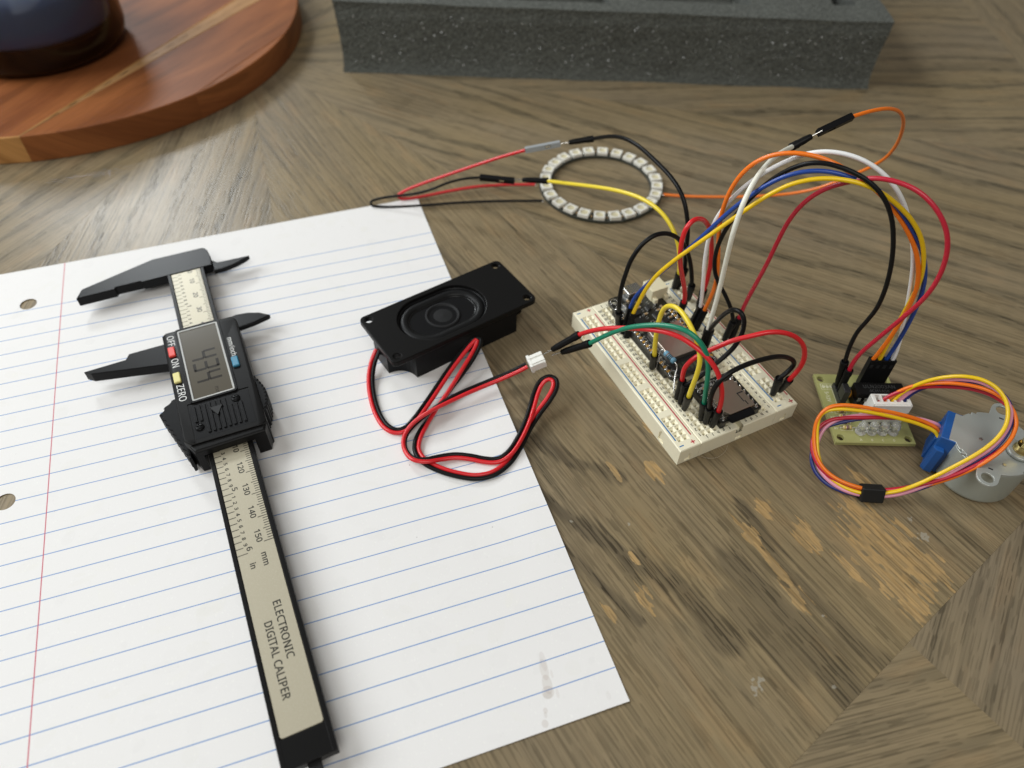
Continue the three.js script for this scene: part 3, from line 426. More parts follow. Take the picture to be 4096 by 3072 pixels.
// ------------------------------------------------------------------ digital caliper (x along the scale, z = minus the distance to the right of the millimetre edge)
{
  const cal = thing('digital_caliper', 'black plastic digital caliper with silver scale lying on the ruled paper', 'caliper', [-142.241, 0.42, -262.168], -1.133);
  const P = (list) => list.map(([u, w]) => [u, -w]);
  const rect = (u0, u1, w0, w1, y0, y1, r = .25) => box(u1 - u0, y1 - y0, w1 - w0, (u0 + u1) / 2, (y0 + y1) / 2, -(w0 + w1) / 2, r);
  meshOf('beam', plain([rect(-3, 223, -14, 1.8, 4.9, 8.0, .3), rect(-3, 222.9, -13.95, -12.45, 7.7, 8.6, .2), rect(-3, 222.9, .25, 1.75, 7.7, 8.6, .2), rect(214.3, 223, -13.9, 1.7, 7.6, 8.55, .2)]), M.satinBlack, cal);
  const ink = '#0c0b08', scaleTex = canvasTexture(2048, 256, (c, w, h) => {
    c.fillStyle = '#b4ac96'; c.fillRect(0, 0, w, h);
    for (let k = 0; k < 26000; k++) { const v = 158 + Math.floor(rnd() * 64); c.fillStyle = `rgba(${v + 4},${v},${v - 16},0.22)`; c.fillRect(rnd() * w, rnd() * h, 1 + rnd() * 2, 1 + rnd() * 2); }
    const sx = w / 217.5, sy = h / 12.4, X = (u) => (u + 3.5) * sx, Y = (wv) => (.1 - wv) * sy;
    c.fillStyle = ink;
    const tick = (u, wa, wb, t = .24) => c.fillRect(X(u) - t * sx / 2, Math.min(Y(wa), Y(wb)), t * sx, Math.abs(Y(wa) - Y(wb)));
    for (let m = 0; m <= 150; m++) tick(m, .1, m % 10 === 0 ? -3.1 : m % 5 === 0 ? -2.3 : -1.65);
    for (let m = 0; m <= 60; m++) tick(m * 2.54, -12.3, m % 10 === 0 ? -8.9 : -9.9, .24);
    const word = (t, u, wv, size, squash = 1, font_ = 'sans-serif', align = 'center') => { c.save(); c.translate(X(u), Y(wv)); c.scale(sx / sy * squash, 1); c.font = `${size * sy * 1.36}px ${font_}`; c.textAlign = align; c.textBaseline = 'middle'; c.fillText(t, 0, 0); c.lineWidth = .09 * sy; c.strokeStyle = ink; c.strokeText(t, 0, 0); c.restore(); };
    for (let m = 0; m <= 150; m += 10) word(String(m), m - (m >= 100 ? 2.9 : m ? 2.4 : -1.1), -4.4, 1.95, 1.2);
    for (let m = 1; m < 60; m++) if (m % 10) word(String(m % 10), m * 2.54 - .85, -9.1, 1.2, 1.2);
    for (let m = 10; m <= 60; m += 10) word(String(m / 10), m * 2.54 - 1.5, -8.1, 1.85, 1.2);
    word('mm', 156.5, -4.0, 2.0, 1.1); word('in', 157.6, -8.2, 1.9, 1.1);
    word('ELECTRONIC', 182.3, -4.05, 2.4, 1.09); word('DIGITAL CALIPER', 191.0, -8.05, 2.4, 1.03);
  });
  const plate = prism(roundRect(-3.5, -.1, 214, 12.3, .8), 7.7, 8.42, .06, [], 1);
  planarUV(plate, (x, y, z) => [(x + 3.5) / 217.5, 1 - (z + .1) / 12.4]);
  meshOf('scale_plate', plate, new THREE.MeshPhysicalMaterial({ map: scaleTex, roughness: .4, metalness: .2 }), cal);
  meshOf('depth_rod', rect(221, 226.5, -7.2, -3.4, 4.95, 6.6, .15), M.blackMatte, cal);
  meshOf('fixed_jaw', prism(P([[-13.8, 3.4], [-14.1, -18.6], [-5.2, -49.0], [-4.6, -49.5], [.2, -51.8], [.4, -36.2], [-.9, -35.6], [-.6, -25], [.1, -24.6], [.2, 5.4], [-5.6, 6], [-11, 5.4], [-13, 4.6]]), 4.2, 8.75, .3), M.blackPlastic, cal);
  meshOf('inside_jaw', prism(P([[-6, 5.8], [-3.4, 6.2], [-2.9, 8.2], [-2.0, 22.2], [-.6, 20.4], [1.3, 16], [2.5, 10.5], [2.6, 5.6]]), 4.6, 7.0, .5, [], 3), M.blackPlastic, cal);
  meshOf('sliding_jaw', prism(P([[43.4, -19], [43.4, -34.6], [46.2, -36.2], [46.7, -51.9], [48.9, -49.4], [55.5, -21], [56.2, -19]]), 4.2, 8.75, .3), M.blackPlastic, cal);
  meshOf('inside_jaw', prism(P([[36.6, 5], [35.4, 9], [36.1, 14], [38, 18.6], [41.2, 22.4], [41.9, 21.4], [43.4, 15], [44.2, 8.2], [44.2, 5]]), 4.8, 7.2, .5, [], 3), M.blackPlastic, cal);
  const slider = (() => {
    let g = prism(P([[42.5, -18.8], [43.9, -20.4], [101.5, -20.4], [104.2, -18.2], [104.8, 7.4], [103.6, 9.0], [45.3, 9.0], [42.9, 7.3]]), -.5, 13.5, .7, [], 3);
    g = cut(g, [rect(30, 120, -15.2, 3.0, -3, 9.4, 0), rect(84.6, 120, -16.6, 6.0, 13.25, 20, 0)]);
    return meshOf('slider', toCreasedNormals(g, .5), M.satinBlack, cal);
  })();
  // end block of the slider, stepped down over the beam
  meshOf('slider_end', cut(prism(P([[103.8, -19.2], [107.4, -17.6], [107.4, 7.4], [103.8, 8.6]]), .2, 12.6, .9, [], 3), [rect(100, 120, -15.2, 3.0, -3, 9.4, 0)]), M.satinBlack, slider);
  const toothed = (u0, u1, wBase, bulge, n, sgn) => { const p = [[u0, wBase]]; for (let k = 0; k <= n * 4; k++) { const t = k / (n * 4), r = bulge(t) + ((k % 4) < 2 ? .8 : 0); p.push([u0 + (u1 - u0) * t, wBase + sgn * r]); } p.push([u1, wBase]); return P(p); };
  meshOf('thumb_grip', prism(toothed(74.6, 106, -19.6, (t) => t < .2 ? 7.4 * Math.pow(t / .2, .55) : 7.4 - 7.2 * (t - .2) / .8, 11, -1), .6, 8.6, .25, [], 1), M.blackPlastic, slider);
  meshOf('thumb_wheel', prism(toothed(78.5, 98.5, 8.6, (t) => 2.6 * Math.sin(Math.PI * t), 11, 1), 2.2, 12, .2, [], 1), M.blackPlastic, slider);
  const T = 13.5;
  const frame = (u0, u1, w0, w1, b, y0, y1, r) => prism(roundRect(u0, -w1, u1, -w0, r), y0, y1, .1, [roundRect(u0 + b, -w1 + b, u1 - b, -w0 - b, Math.max(.2, r - b)).reverse()], 1);
  meshOf('screen_surround', frame(42.9, 84.9, -15.4, 2.3, .9, T - .2, T + .45, 1.3), M.blackPlastic, slider);
  meshOf('screen_bezel', frame(43.9, 84.0, -14.5, 1.4, .75, T - .2, T + .3, .8), M.bezel, slider);
  const lcd = meshOf('screen', rect(44.5, 83.4, -13.9, .8, T - .25, T + .06, .02), M.glassLCD, slider);
  const seg = (u, w, a, b) => prism([[u, -w - b / 2 + .0], [u + a, -w - b / 2], [u + a, -w + b / 2], [u, -w + b / 2]], T + .062, T + .085);
  const digit = (d, u0) => { const w0 = -11.5, hgt = 9.8, wd = 4.9, t = 1.1, mid = w0 + hgt / 2, on = { 3: 'abcdg', 4: 'fgbc' }[d], list = [];
    if (on.includes('a')) list.push(seg(u0 + .4, w0 + hgt - t / 2, wd - .8, t)); if (on.includes('g')) list.push(seg(u0 + .4, mid, wd - .8, t)); if (on.includes('d')) list.push(seg(u0 + .4, w0 + t / 2, wd - .8, t));
    if (on.includes('b')) list.push(seg(u0 + wd - t, mid + hgt / 4, t, hgt / 2 - .5)); if (on.includes('c')) list.push(seg(u0 + wd - t, mid - hgt / 4, t, hgt / 2 - .5)); if (on.includes('f')) list.push(seg(u0, mid + hgt / 4, t, hgt / 2 - .5));
    meshOf('digit', plain(list), M.lcdInk, lcd); };
  digit(4, 58.4); digit(3, 64.4); digit(4, 70.6);
  meshOf('unit_mark', lettering('mm', 1.6, 79.6, T + .062, 5.6, .02), M.lcdInk, lcd);
  for (const [m, u, w] of [[M.buttonRed, 55, -17.85], [M.buttonYellow, 69.8, -17.95], [M.buttonBlue, 69.9, 4.15]]) meshOf('button', rect(u - 2.75, u + 2.75, w - 1.35, w + 1.35, T - .3, T + .95, .5), m, slider);
  for (const [t, s, u, w] of [['OFF', 2.6, 45.0, -18.7], ['ON', 2.6, 58.5, -18.8], ['ZERO', 2.75, 73.2, -18.9], ['mm/inch', 2.0, 55.0, 3.4]]) meshOf('lettering', lettering(t, s, u, T - .005, -w, .04), M.white, slider);
  const door = meshOf('battery_door', rect(85.3, 102.6, -16.3, 5.7, 12.4, 13.28, .12), M.blackPlastic, slider);
  for (let k = 0; k < 10; k++) { const w = -14.6 + 1.85 * k; const a = (k > 6 ? 90.6 : 86.8), b = (k < 2 ? 94.6 : 101.0); meshOf('rib', rect(a, b, w - .55, w + .55, 13.1, 13.75, .2), M.blackPlastic, door); }
  meshOf('arrow_mark', prism(P([[89.8, -9.2], [89.8, -4.4], [94.4, -6.8]]), 13.1, 14.0, .12, [], 1), M.blackMatte, door);
  for (const [u, w] of [[97.2, -14.0], [88.4, .6]]) meshOf('screw', cut(lathe([[0, 14.05], [1.0, 14.0], [1.55, 13.75], [1.7, 13.3], [1.7, 12.9], [0, 12.9]].reverse(), 20).translate(u, 0, -w), [box(2.2, .8, .42, u, 14.0, -w, 0), box(.42, .8, 2.2, u, 14.0, -w, 0)]), M.blackPlastic, door);
}

// ------------------------------------------------------------------ enclosed speaker with its two-wire cable
{
  const th = 35 * RAD, O = [-27, 0, -232.1], sp = thing('enclosed_speaker', 'small black enclosed speaker with red and black cable and white plug', 'speaker', [O[0], 0.25, O[2]], th);
  const stadium = (half, r, n = 16) => { const p = []; for (let k = 0; k <= n; k++) { const a = -Math.PI / 2 + Math.PI * k / n; p.push([half + r * Math.cos(a), r * Math.sin(a)]); } for (let k = 0; k <= n; k++) { const a = Math.PI / 2 + Math.PI * k / n; p.push([-half + r * Math.cos(a), r * Math.sin(a)]); } return p; };
  const CX = -3.4, HALF = 6.6;
  const holes = [[-31.2, -12.3], [31.2, -12.3], [31.2, 12.3], [-31.2, 12.3]];
  const open = stadium(HALF, 12.9, 20).map(([x, z]) => [x + CX, z]);
  meshOf('flange_plate', prism(roundRect(-34.5, -15.4, 34.5, 15.4, 2.4), 12.7, 15.2, .35, [open.slice().reverse(), ...holes.map(([x, z]) => ringOf(x, z, 1.65, 18).reverse())], 2), M.satinBlack, sp);
  const notch = (sx, sz) => { const p = []; for (let k = 0; k <= 7; k++) { const a = k / 7 * Math.PI / 2; p.push([sx * (33.2 - 8.6 * Math.sin(a)) , sz * (14.4 - 8.6 * Math.cos(a))]); } return p; };   // from the end face round to the long face, concave
  const corner = (sx, sz) => { const c = [sx * 33.2, sz * 14.4], p = []; for (let k = 0; k <= 7; k++) { const a = k / 7 * Math.PI / 2; p.push([c[0] - sx * 8.6 * Math.sin(a), c[1] - sz * 8.6 * Math.cos(a)]); } return p; };
  const outline = [...corner(1, 1), ...corner(-1, 1).reverse(), ...corner(-1, -1), ...corner(1, -1).reverse()];
  meshOf('enclosure', prism(outline, 0, 12.75, .3, [], 2), M.blackPlastic, sp);
  const loft = (profile, n = 20) => {                                      // profile: [radius, y] swept round the stadium
    const rings = profile.map(([r, y]) => stadium(HALF, r, n).map(([x, z]) => [x + CX, y, z])), m = rings[0].length, pos = rings.flat(2), idx = [];
    for (let i = 0; i < rings.length - 1; i++) for (let j = 0; j < m; j++) { const a = i * m + j, b = i * m + (j + 1) % m, c = a + m, d = b + m; idx.push(a, b, c, b, d, c); }
    const g = new THREE.BufferGeometry(); g.setAttribute('position', new THREE.Float32BufferAttribute(pos, 3)); g.setIndex(idx); g.computeVertexNormals(); return g;
  };
  const both = (m) => { const q = m.clone(); q.side = THREE.DoubleSide; return q; };
  meshOf('basket_rim', loft([[13.1, 12.4], [13.0, 13.9], [12.4, 13.9], [12.1, 13.1]]), both(M.blackPlastic), sp);
  meshOf('surround', loft(Array.from({ length: 13 }, (_, k) => { const a = Math.PI * k / 12; return [10.25 + 1.9 * Math.cos(a), 12.7 + 1.35 * Math.sin(a)]; })), both(M.rubber), sp);
  meshOf('glue_bead', loft(Array.from({ length: 7 }, (_, k) => { const a = Math.PI * k / 6; return [8.35 + .5 * Math.cos(a), 12.75 + .4 * Math.sin(a)]; })), both(mat([.010, .010, .010], .2, { specularIntensity: .6 })), sp);
  meshOf('cone', loft([[8.5, 12.7], [8.1, 12.75], [5, 12.3], [1.0, 12.0], [.05, 12.0]]), both(M.conePaper), sp);
  meshOf('dust_cap', lathe([[7.7, 11.8], [7.55, 12.9], [7.1, 13.4], [6.5, 13.35], [6.0, 12.9], [5.8, 12.5], [4, 12.75], [0, 13.0]], 48).translate(CX + .2, 0, 0), both(M.conePaper), sp);
  // the cable, in world millimetres from the thing's base
  const toLocal = (p) => { const dx = p[0] - O[0], dz = p[2] - O[2], c = Math.cos(th), s = Math.sin(th); return [dx * c - dz * s, p[1] - .25, dx * s + dz * c]; };
  const line = new THREE.CatmullRomCurve3(smooth(DATA.wires.speakerCable, 1).map(toLocal).map(V), false, 'centripetal');
  const N = 460, frames = line.computeFrenetFrames(2, false), pr = [], pb = [];
  const twist = [[0, 0], [.1, 0], [.26, .1], [.33, .6], [.40, 1], [.78, 1], [.86, .5], [.92, 0], [1, 0]];
  const tw = (t) => { for (let k = 0; k < twist.length - 1; k++) if (t <= twist[k + 1][0]) { const f = (t - twist[k][0]) / (twist[k + 1][0] - twist[k][0]); return twist[k][1] + (twist[k + 1][1] - twist[k][1]) * sstep(0, 1, f); } return 0; };
  for (let k = 0; k <= N; k += 3) {
    const t = k / N, p = line.getPointAt(t), d = line.getTangentAt(t), side = new THREE.Vector3().crossVectors(d, new THREE.Vector3(0, 1, 0)).normalize(), a = Math.PI * tw(t), r = .82;
    const o = side.clone().multiplyScalar(Math.cos(a) * r).add(new THREE.Vector3(0, Math.sin(a) * r, 0));
    const y0 = Math.max(p.y, 1.05); pr.push([p.x + o.x, Math.max(.8, y0 + o.y), p.z + o.z]); pb.push([p.x - o.x, Math.max(.8, y0 - o.y), p.z - o.z]);
  }
  meshOf('red_wire', tube(pr, .84, 10, 1), wireMat.red, sp); meshOf('black_wire', tube(pb, .84, 10, 1), wireMat.black, sp);
  const [a, b] = DATA.wires.spPlug.map(toLocal), pl = new THREE.Group(); pl.name = 'plug'; sp.add(pl);
  const dirv = V(b).sub(V(a)).normalize(), acr = new THREE.Vector3().crossVectors(dirv, new THREE.Vector3(0, 1, 0)).normalize(), upv = new THREE.Vector3().crossVectors(acr, dirv), bas = new THREE.Matrix4().makeBasis(acr, dirv, upv).setPosition(V(a));
  meshOf('plug_body', plain([box(5.9, 6.6, 3.6, 0, 3.4, 0, .25), box(6.6, 1.2, 4.2, 0, .8, 0, .3), box(6.5, .8, 3.0, 0, 6.2, 0, .2), box(1.2, 6.2, .6, -1.5, 3.5, 1.9, .1), box(1.2, 6.2, .6, 1.5, 3.5, 1.9, .1)]).applyMatrix4(bas), M.whiteNylon, pl);
}

// ------------------------------------------------------------------ breadboard (x along the rows from 30 to 1, z = minus the distance from the near rail edge)
const BB = { o: [25.663, 0, -238.665], turn: -1.1033, L: 82, W: 54.8, H: 8.24 };
const holeU = (row) => 78.3 - (row - 1) * 2.541, colW = { j: 13.1, i: 15.64, h: 18.18, g: 20.72, f: 23.26, e: 30.98, d: 33.52, c: 36.06, b: 38.6, a: 41.14 };
{
  const bb = thing('breadboard', 'ivory half-size solderless breadboard with red and blue rail lines', 'breadboard', [BB.o[0], 0.1, BB.o[2]], BB.turn);
  const printTex = canvasTexture(1640, 1096, (c, w, h) => {
    c.fillStyle = '#efe8cd'; c.fillRect(0, 0, w, h);
    const X = (u) => u / 82 * w, Y = (wv) => h - wv / 54.8 * h, k = w / 82;
    const ln = (wv, col) => { c.fillStyle = col; c.fillRect(X(4.9), Y(wv) - .26 * k, X(76.9) - X(4.9), .52 * k); };
    ln(1.25, '#2f6ea6'); ln(8.1, '#b8323f'); ln(46.8, '#2f6ea6'); ln(53.85, '#b8323f');
    for (const [u, s] of [[1.8, 1], [79.9, 1]]) for (const [wm, wp] of [[1.9, 6.9], [47.4, 53.0]]) { c.fillStyle = '#2f6ea6'; c.fillRect(X(u) - .22 * k, Y(wm) - .95 * k, .44 * k, 1.9 * k); c.fillStyle = '#b8323f'; c.fillRect(X(u) - .22 * k, Y(wp) - .95 * k, .44 * k, 1.9 * k); c.fillRect(X(u) - .95 * k, Y(wp) - .22 * k, 1.9 * k, .44 * k); }
    c.fillStyle = '#26241f'; c.textAlign = 'center'; c.textBaseline = 'middle'; c.font = `bold ${1.75 * k}px sans-serif`;
    const word = (t, u, wv) => { c.save(); c.translate(X(u), Y(wv)); c.rotate(Math.PI / 2); c.fillText(t, 0, 0); c.restore(); };
    for (let r = 1; r <= 30; r++) { word(String(r), holeU(r), 11.1); word(String(r), holeU(r), 43.4); }
    for (const q of 'abcdefghij') { word(q, 80.4, colW[q]); word(q, 2.4, colW[q]); }
  });
  const plastic = new THREE.MeshPhysicalMaterial({ map: printTex, roughness: .45 }), inside = mat([.70, .66, .52], .5);
  const section = (name, w0, w1, holes, channel) => {
    const pos = [], quad = (a, b, c, d) => pos.push(...a, ...b, ...c, ...a, ...c, ...d), S = 1.15, H = BB.H, p3 = (u, w, y) => [u, y, -w];
    const us = new Set([.35, 81.65]), ws = new Set([w0 + .35, w1 - .35]);
    for (const [u, w] of holes) { us.add(+(u - S).toFixed(3)); us.add(+(u + S).toFixed(3)); ws.add(+(w - S).toFixed(3)); ws.add(+(w + S).toFixed(3)); }
    if (channel) { ws.add(channel[0]); ws.add(channel[1]); }
    const U = [...us].sort((a, b) => a - b), Wl = [...ws].sort((a, b) => a - b), key = new Set(holes.map(([u, w]) => `${(u - S).toFixed(2)},${(w - S).toFixed(2)}`));
    for (let i = 0; i < U.length - 1; i++) for (let j = 0; j < Wl.length - 1; j++) {
      const [a, b, c, d] = [U[i], U[i + 1], Wl[j], Wl[j + 1]];
      if (channel && c >= channel[0] - .001 && d <= channel[1] + .001) continue;
      if (!key.has(`${a.toFixed(2)},${c.toFixed(2)}`)) { quad(p3(a, c, H), p3(b, c, H), p3(b, d, H), p3(a, d, H)); continue; }
      const um = (a + b) / 2, wm = (c + d) / 2, q = .40, y1 = H - .95, y2 = H - 6;
      const o = [[a, c], [b, c], [b, d], [a, d]], n = [[um - q, wm - q], [um + q, wm - q], [um + q, wm + q], [um - q, wm + q]];
      for (let k = 0; k < 4; k++) { const e = (k + 1) % 4; quad(p3(...o[k], H), p3(...o[e], H), p3(...n[e], y1), p3(...n[k], y1)); quad(p3(...n[k], y1), p3(...n[e], y1), p3(...n[e], y2), p3(...n[k], y2)); }
    }
    if (channel) { const [c, d] = channel, y = H - 3.2, a = 0, b = 82; quad(p3(a, c, y), p3(b, c, y), p3(b, d, y), p3(a, d, y)); quad(p3(.35, c, H), p3(81.65, c, H), p3(81.65, c, y), p3(.35, c, y)); quad(p3(.35, d, y), p3(81.65, d, y), p3(81.65, d, H), p3(.35, d, H)); }
    // bevelled top edge
    const spans = channel ? [[w0, channel[0]], [channel[1], w1]] : [[w0, w1]];
    for (const [c, d] of spans) {
      const cc = c === w0 ? c + .35 : c, dd = d === w1 ? d - .35 : d;
      quad(p3(82, c, H - .35), p3(82, d, H - .35), p3(81.65, dd, H), p3(81.65, cc, H)); quad(p3(0, d, H - .35), p3(0, c, H - .35), p3(.35, cc, H), p3(.35, dd, H));
    }
    quad(p3(0, w0, H - .35), p3(82, w0, H - .35), p3(81.65, w0 + .35, H), p3(.35, w0 + .35, H)); quad(p3(82, w1, H - .35), p3(0, w1, H - .35), p3(.35, w1 - .35, H), p3(81.65, w1 - .35, H));
    const top = new THREE.BufferGeometry(); top.setAttribute('position', new THREE.Float32BufferAttribute(pos, 3));
    const uvf = (x, y, z) => [Math.min(.998, Math.max(.002, x / 82)), Math.min(.9985, Math.max(.0015, -z / 54.8))];
    planarUV(top, uvf); top.computeVertexNormals();
    // side walls with their dovetail notches
    let wall = prism([[0, -w0], [82, -w0], [82, -w1], [0, -w1]], 0, H - .35, 0, [[[1.4, -w0 - 1.4], [1.4, -w1 + 1.4], [80.6, -w1 + 1.4], [80.6, -w0 - 1.4]]]);
    const cuts = [], wm = (w0 + w1) / 2;
    if (channel) { cuts.push(box(90, 3.3, channel[1] - channel[0], 41, H - 1.55, -(channel[0] + channel[1]) / 2, 0)); cuts.push(box(1.0, 2.2, 3.0, 82, 1.9, -(wm + 1), 0)); }
    else { cuts.push(box(1.0, 2.4, 2.6, 82, 2.0, -wm + .4, 0), box(1.0, 1.2, 1.4, 82, 3.6, -wm, 0)); if (w0 === 0) for (const u of [70.5, 11.5]) cuts.push(box(3.4, 4.2, 1.1, u, 3.0, 0, 0), box(1.8, 1.4, 1.1, u - .3, 5.4, 0, 0)); }
    wall = cut(wall, cuts); planarUV(wall, uvf);
    const o = meshOf(name, plain([top, wall]), plastic, bb); o.material.side = THREE.DoubleSide; return o;
  };
  const railU = []; for (let k = 0; k < 29; k++) if (k % 6 !== 5) railU.push(77 - k * 2.541);
  const grid = []; for (let r = 1; r <= 30; r++) for (const c of 'abcdefghij') grid.push([holeU(r), colW[c]]);
  section('power_rail', 0, 9.3, railU.flatMap((u) => [[u, 3.05], [u, 5.65]]));
  section('terminal_strip', 9.42, 44.6, grid, [25.75, 28.85]);
  section('power_rail', 44.72, 54.8, railU.flatMap((u) => [[u, 48.35], [u, 50.95]]));
}

// ------------------------------------------------------------------ boards plugged into the breadboard (same axes as the breadboard)
const onBoard = (name, label, category) => thing(name, label, category, [BB.o[0], 0.1, BB.o[2]], BB.turn);
const blk = (u0, u1, w0, w1, y0, y1, r = .1) => box(u1 - u0, y1 - y0, w1 - w0, (u0 + u1) / 2, (y0 + y1) / 2, -(w0 + w1) / 2, r);
const solder = lathe([[0, 1.35], [.22, 1.3], [.34, .8], [.62, .25], [.85, 0]].reverse(), 10), bead = (parent, u, y, w) => { const o = meshOf('solder_joint', solder, M.tin, parent); o.position.set(u / 1000, y / 1000, -w / 1000); return o; };
const pinShape = new THREE.BoxGeometry(.62, 7.4, .62); pinShape.translate(0, -3.4, 0);
const smdA = box(1.7, .55, .85, 0, .27, 0, .05), smdB = box(1.05, .5, .6, 0, .25, 0, .04), smdEnd = box(.32, .58, .9, 0, .29, 0, .03), chipBody = box(1, 1, 1, 0, .5, 0, 0);
function smd(parent, u, y, w, turn, kind) {                              // a small surface-mount capacitor or resistor with its two tinned ends
  const o = meshOf(kind ? 'capacitor' : 'chip_resistor', kind ? smdA : smdB, kind ? M.ceramic : M.chip, parent); o.position.set(u / 1000, y / 1000, -w / 1000); o.rotation.y = turn;
  for (const s of [-1, 1]) { const e = meshOf('tinned_end', smdEnd, M.silverEnd, o); e.position.x = s * (kind ? .00085 : .0005); if (!kind) e.scale.set(.7, .9, .72); }
}
{
  const f = onBoard('microcontroller_board', 'black microcontroller board with silver shielded radio module plugged into the breadboard', 'circuit board');
  const u0 = 2.9, u1 = 53.8, w0 = 14.4, w1 = 37.3, top = 12.4;
  const silk = canvasTexture(1024, 460, (c, w, h) => {
    c.fillStyle = '#131410'; c.fillRect(0, 0, w, h); const k = w / 50.9;
    c.strokeStyle = 'rgba(70,72,50,.5)'; c.lineWidth = 1.4; for (let q = 0; q < 90; q++) { let x = rnd() * w * .55, y = rnd() * h; c.beginPath(); c.moveTo(x, y); for (let j = 0; j < 3; j++) { if (rnd() < .5) x += (rnd() - .5) * 70; else y += (rnd() - .5) * 60; c.lineTo(x, y); } c.stroke(); }
    c.fillStyle = '#d9d5c2'; c.font = `${1.25 * k}px sans-serif`;
    'RST 3V NC GND A0 A1 A2 A3 A4 A5 SCK MO MI RX TX 21'.split(' ').forEach((t, i) => { c.save(); c.translate((8.2 + i * 2.54) * k, h - 2.5 * k); c.rotate(-Math.PI / 2); c.fillText(t, 0, .4 * k); c.restore(); });
    'BAT EN USB 13 12 27 33 15 32 14 SCL SDA'.split(' ').forEach((t, i) => { c.save(); c.translate((18.4 + i * 2.54) * k, 4.8 * k); c.rotate(-Math.PI / 2); c.fillText(t, 0, .4 * k); c.restore(); });
    c.fillStyle = '#b98b3c'; for (let i = 0; i < 16; i++) { c.beginPath(); c.arc((8.2 + i * 2.54) * k, h - 1.25 * k, .85 * k, 0, 7); c.fill(); } for (let i = 0; i < 12; i++) { c.beginPath(); c.arc((18.4 + i * 2.54) * k, 1.25 * k, .85 * k, 0, 7); c.fill(); }
  });
  const holes = [[5.4, 16.9], [51.2, 16.7], [51.2, 35.0], [5.4, 34.8]].map(([u, w]) => ringOf(u, -w, 1.25, 16).reverse());
  const pcb = prism(roundRect(u0, -w1, u1, -w0, 2.4), top - 1.6, top, .06, holes, 1); planarUV(pcb, (x, y, z) => [(x - u0) / (u1 - u0), (-z - w0) / (w1 - w0)]);
  meshOf('circuit_board', pcb, new THREE.MeshPhysicalMaterial({ map: silk, roughness: .34, clearcoat: .5, clearcoatRoughness: .25 }), f);
  for (const [u, w] of [[5.4, 16.9], [51.2, 16.7], [51.2, 35.0]]) meshOf('mounting_ring', lathe([[1.25, 0], [1.25, .12], [1.9, .12], [1.95, 0]], 22).translate(u, top, -w), M.tin, f);
  meshOf('pin_header', blk(holeU(28) - 1.2, holeU(13) + 1.2, 14.4, 16.9, 8.35, 10.8, .1), M.chip, f); meshOf('pin_header', blk(holeU(24) - 1.2, holeU(13) + 1.2, 34.8, 37.3, 8.35, 10.8, .1), M.chip, f);
  for (let i = 0; i < 16; i++) { const u = holeU(28 - i); bead(f, u, top, 15.64); const p = meshOf('pin', pinShape, M.gold, f); p.position.set(u / 1000, .0112, -.01564); }
  for (let i = 0; i < 12; i++) { const u = holeU(24 - i); bead(f, u, top, 36.06); const p = meshOf('pin', pinShape, M.gold, f); p.position.set(u / 1000, .0112, -.03606); }
  const mod = meshOf('radio_module', blk(28.2, 53.9, 17.6, 34.4, top, top + .8, .05), M.chip, f);
  meshOf('shield_can', blk(28.8, 46.0, 18.6, 33.4, top + .8, top + 3.0, .22), M.shield, mod);
  { const pts = []; for (let k = 0; k < 13; k++) { const u = k % 4 < 2 ? 48.2 : 52.4; pts.push([u, 19.4 + k * 1.02]); }
    for (let k = 0; k < 12; k++) { const [a, b] = [pts[k], pts[k + 1]]; meshOf('antenna_trace', blk(Math.min(a[0], b[0]) - .18, Math.max(a[0], b[0]) + .18, Math.min(a[1], b[1]) - .18, Math.max(a[1], b[1]) + .18, top + .78, top + .83, 0), M.pcbEdge, mod); } }
  const usb = meshOf('usb_socket', blk(.9, 6.6, 23.2, 30.6, top, top + 2.7, .5), M.tin, f);
  meshOf('socket_opening', blk(.86, 1.6, 23.9, 29.9, top + .45, top + 2.2, .3), M.chip, usb);
  const bat = meshOf('battery_socket', cut(blk(4.6, 12.2, 31.2, 39.2, top, top + 5.6, .25), [blk(3, 11, 32.2, 38.2, top + 1.2, top + 4.7, 0), blk(3, 6.5, 33.8, 36.6, top + 4, top + 7, 0)]), M.ivoryPart, f);
  meshOf('socket_tab', blk(11.8, 14.2, 31.6, 33.4, top, top + 2.2, .2), M.ivoryPart, bat); meshOf('socket_tab', blk(11.8, 14.2, 37.0, 38.8, top, top + 2.2, .2), M.ivoryPart, bat);
  meshOf('reset_button', plain([blk(9.4, 13.2, 18.2, 21.2, top, top + 1.5, .1)]), M.metal, f); meshOf('button_cap', cyl(.8, .8, .7, 11.3, top + 1.5, -19.7, 16), M.chip, f);
  for (const [u, w, a, b, hgt] of [[15.5, 21.5, 3.4, 3.4, .9], [21.5, 19.8, 4.2, 4.2, .95], [20.6, 29.0, 3.2, 2.6, 1.1], [15.2, 28.0, 2.6, 1.6, 1.0], [25.2, 30.2, 2.2, 2.8, 1.0], [25.0, 22.2, 2.0, 3.0, .9]]) { const o = meshOf('chip', chipBody, M.chip, f); o.scale.set(a, hgt, b); o.position.set(u / 1000, top / 1000, -w / 1000);
    for (const s of [-1, 1]) for (let k = 0; k < 4; k++) { const e = meshOf('chip_lead', smdEnd, M.silverEnd, f); e.scale.set(1, .4, .45); e.position.set((u - a / 2 + a * (k + .5) / 4) / 1000, top / 1000, -(w + s * (b / 2 + .25)) / 1000); e.rotation.y = Math.PI / 2; } }
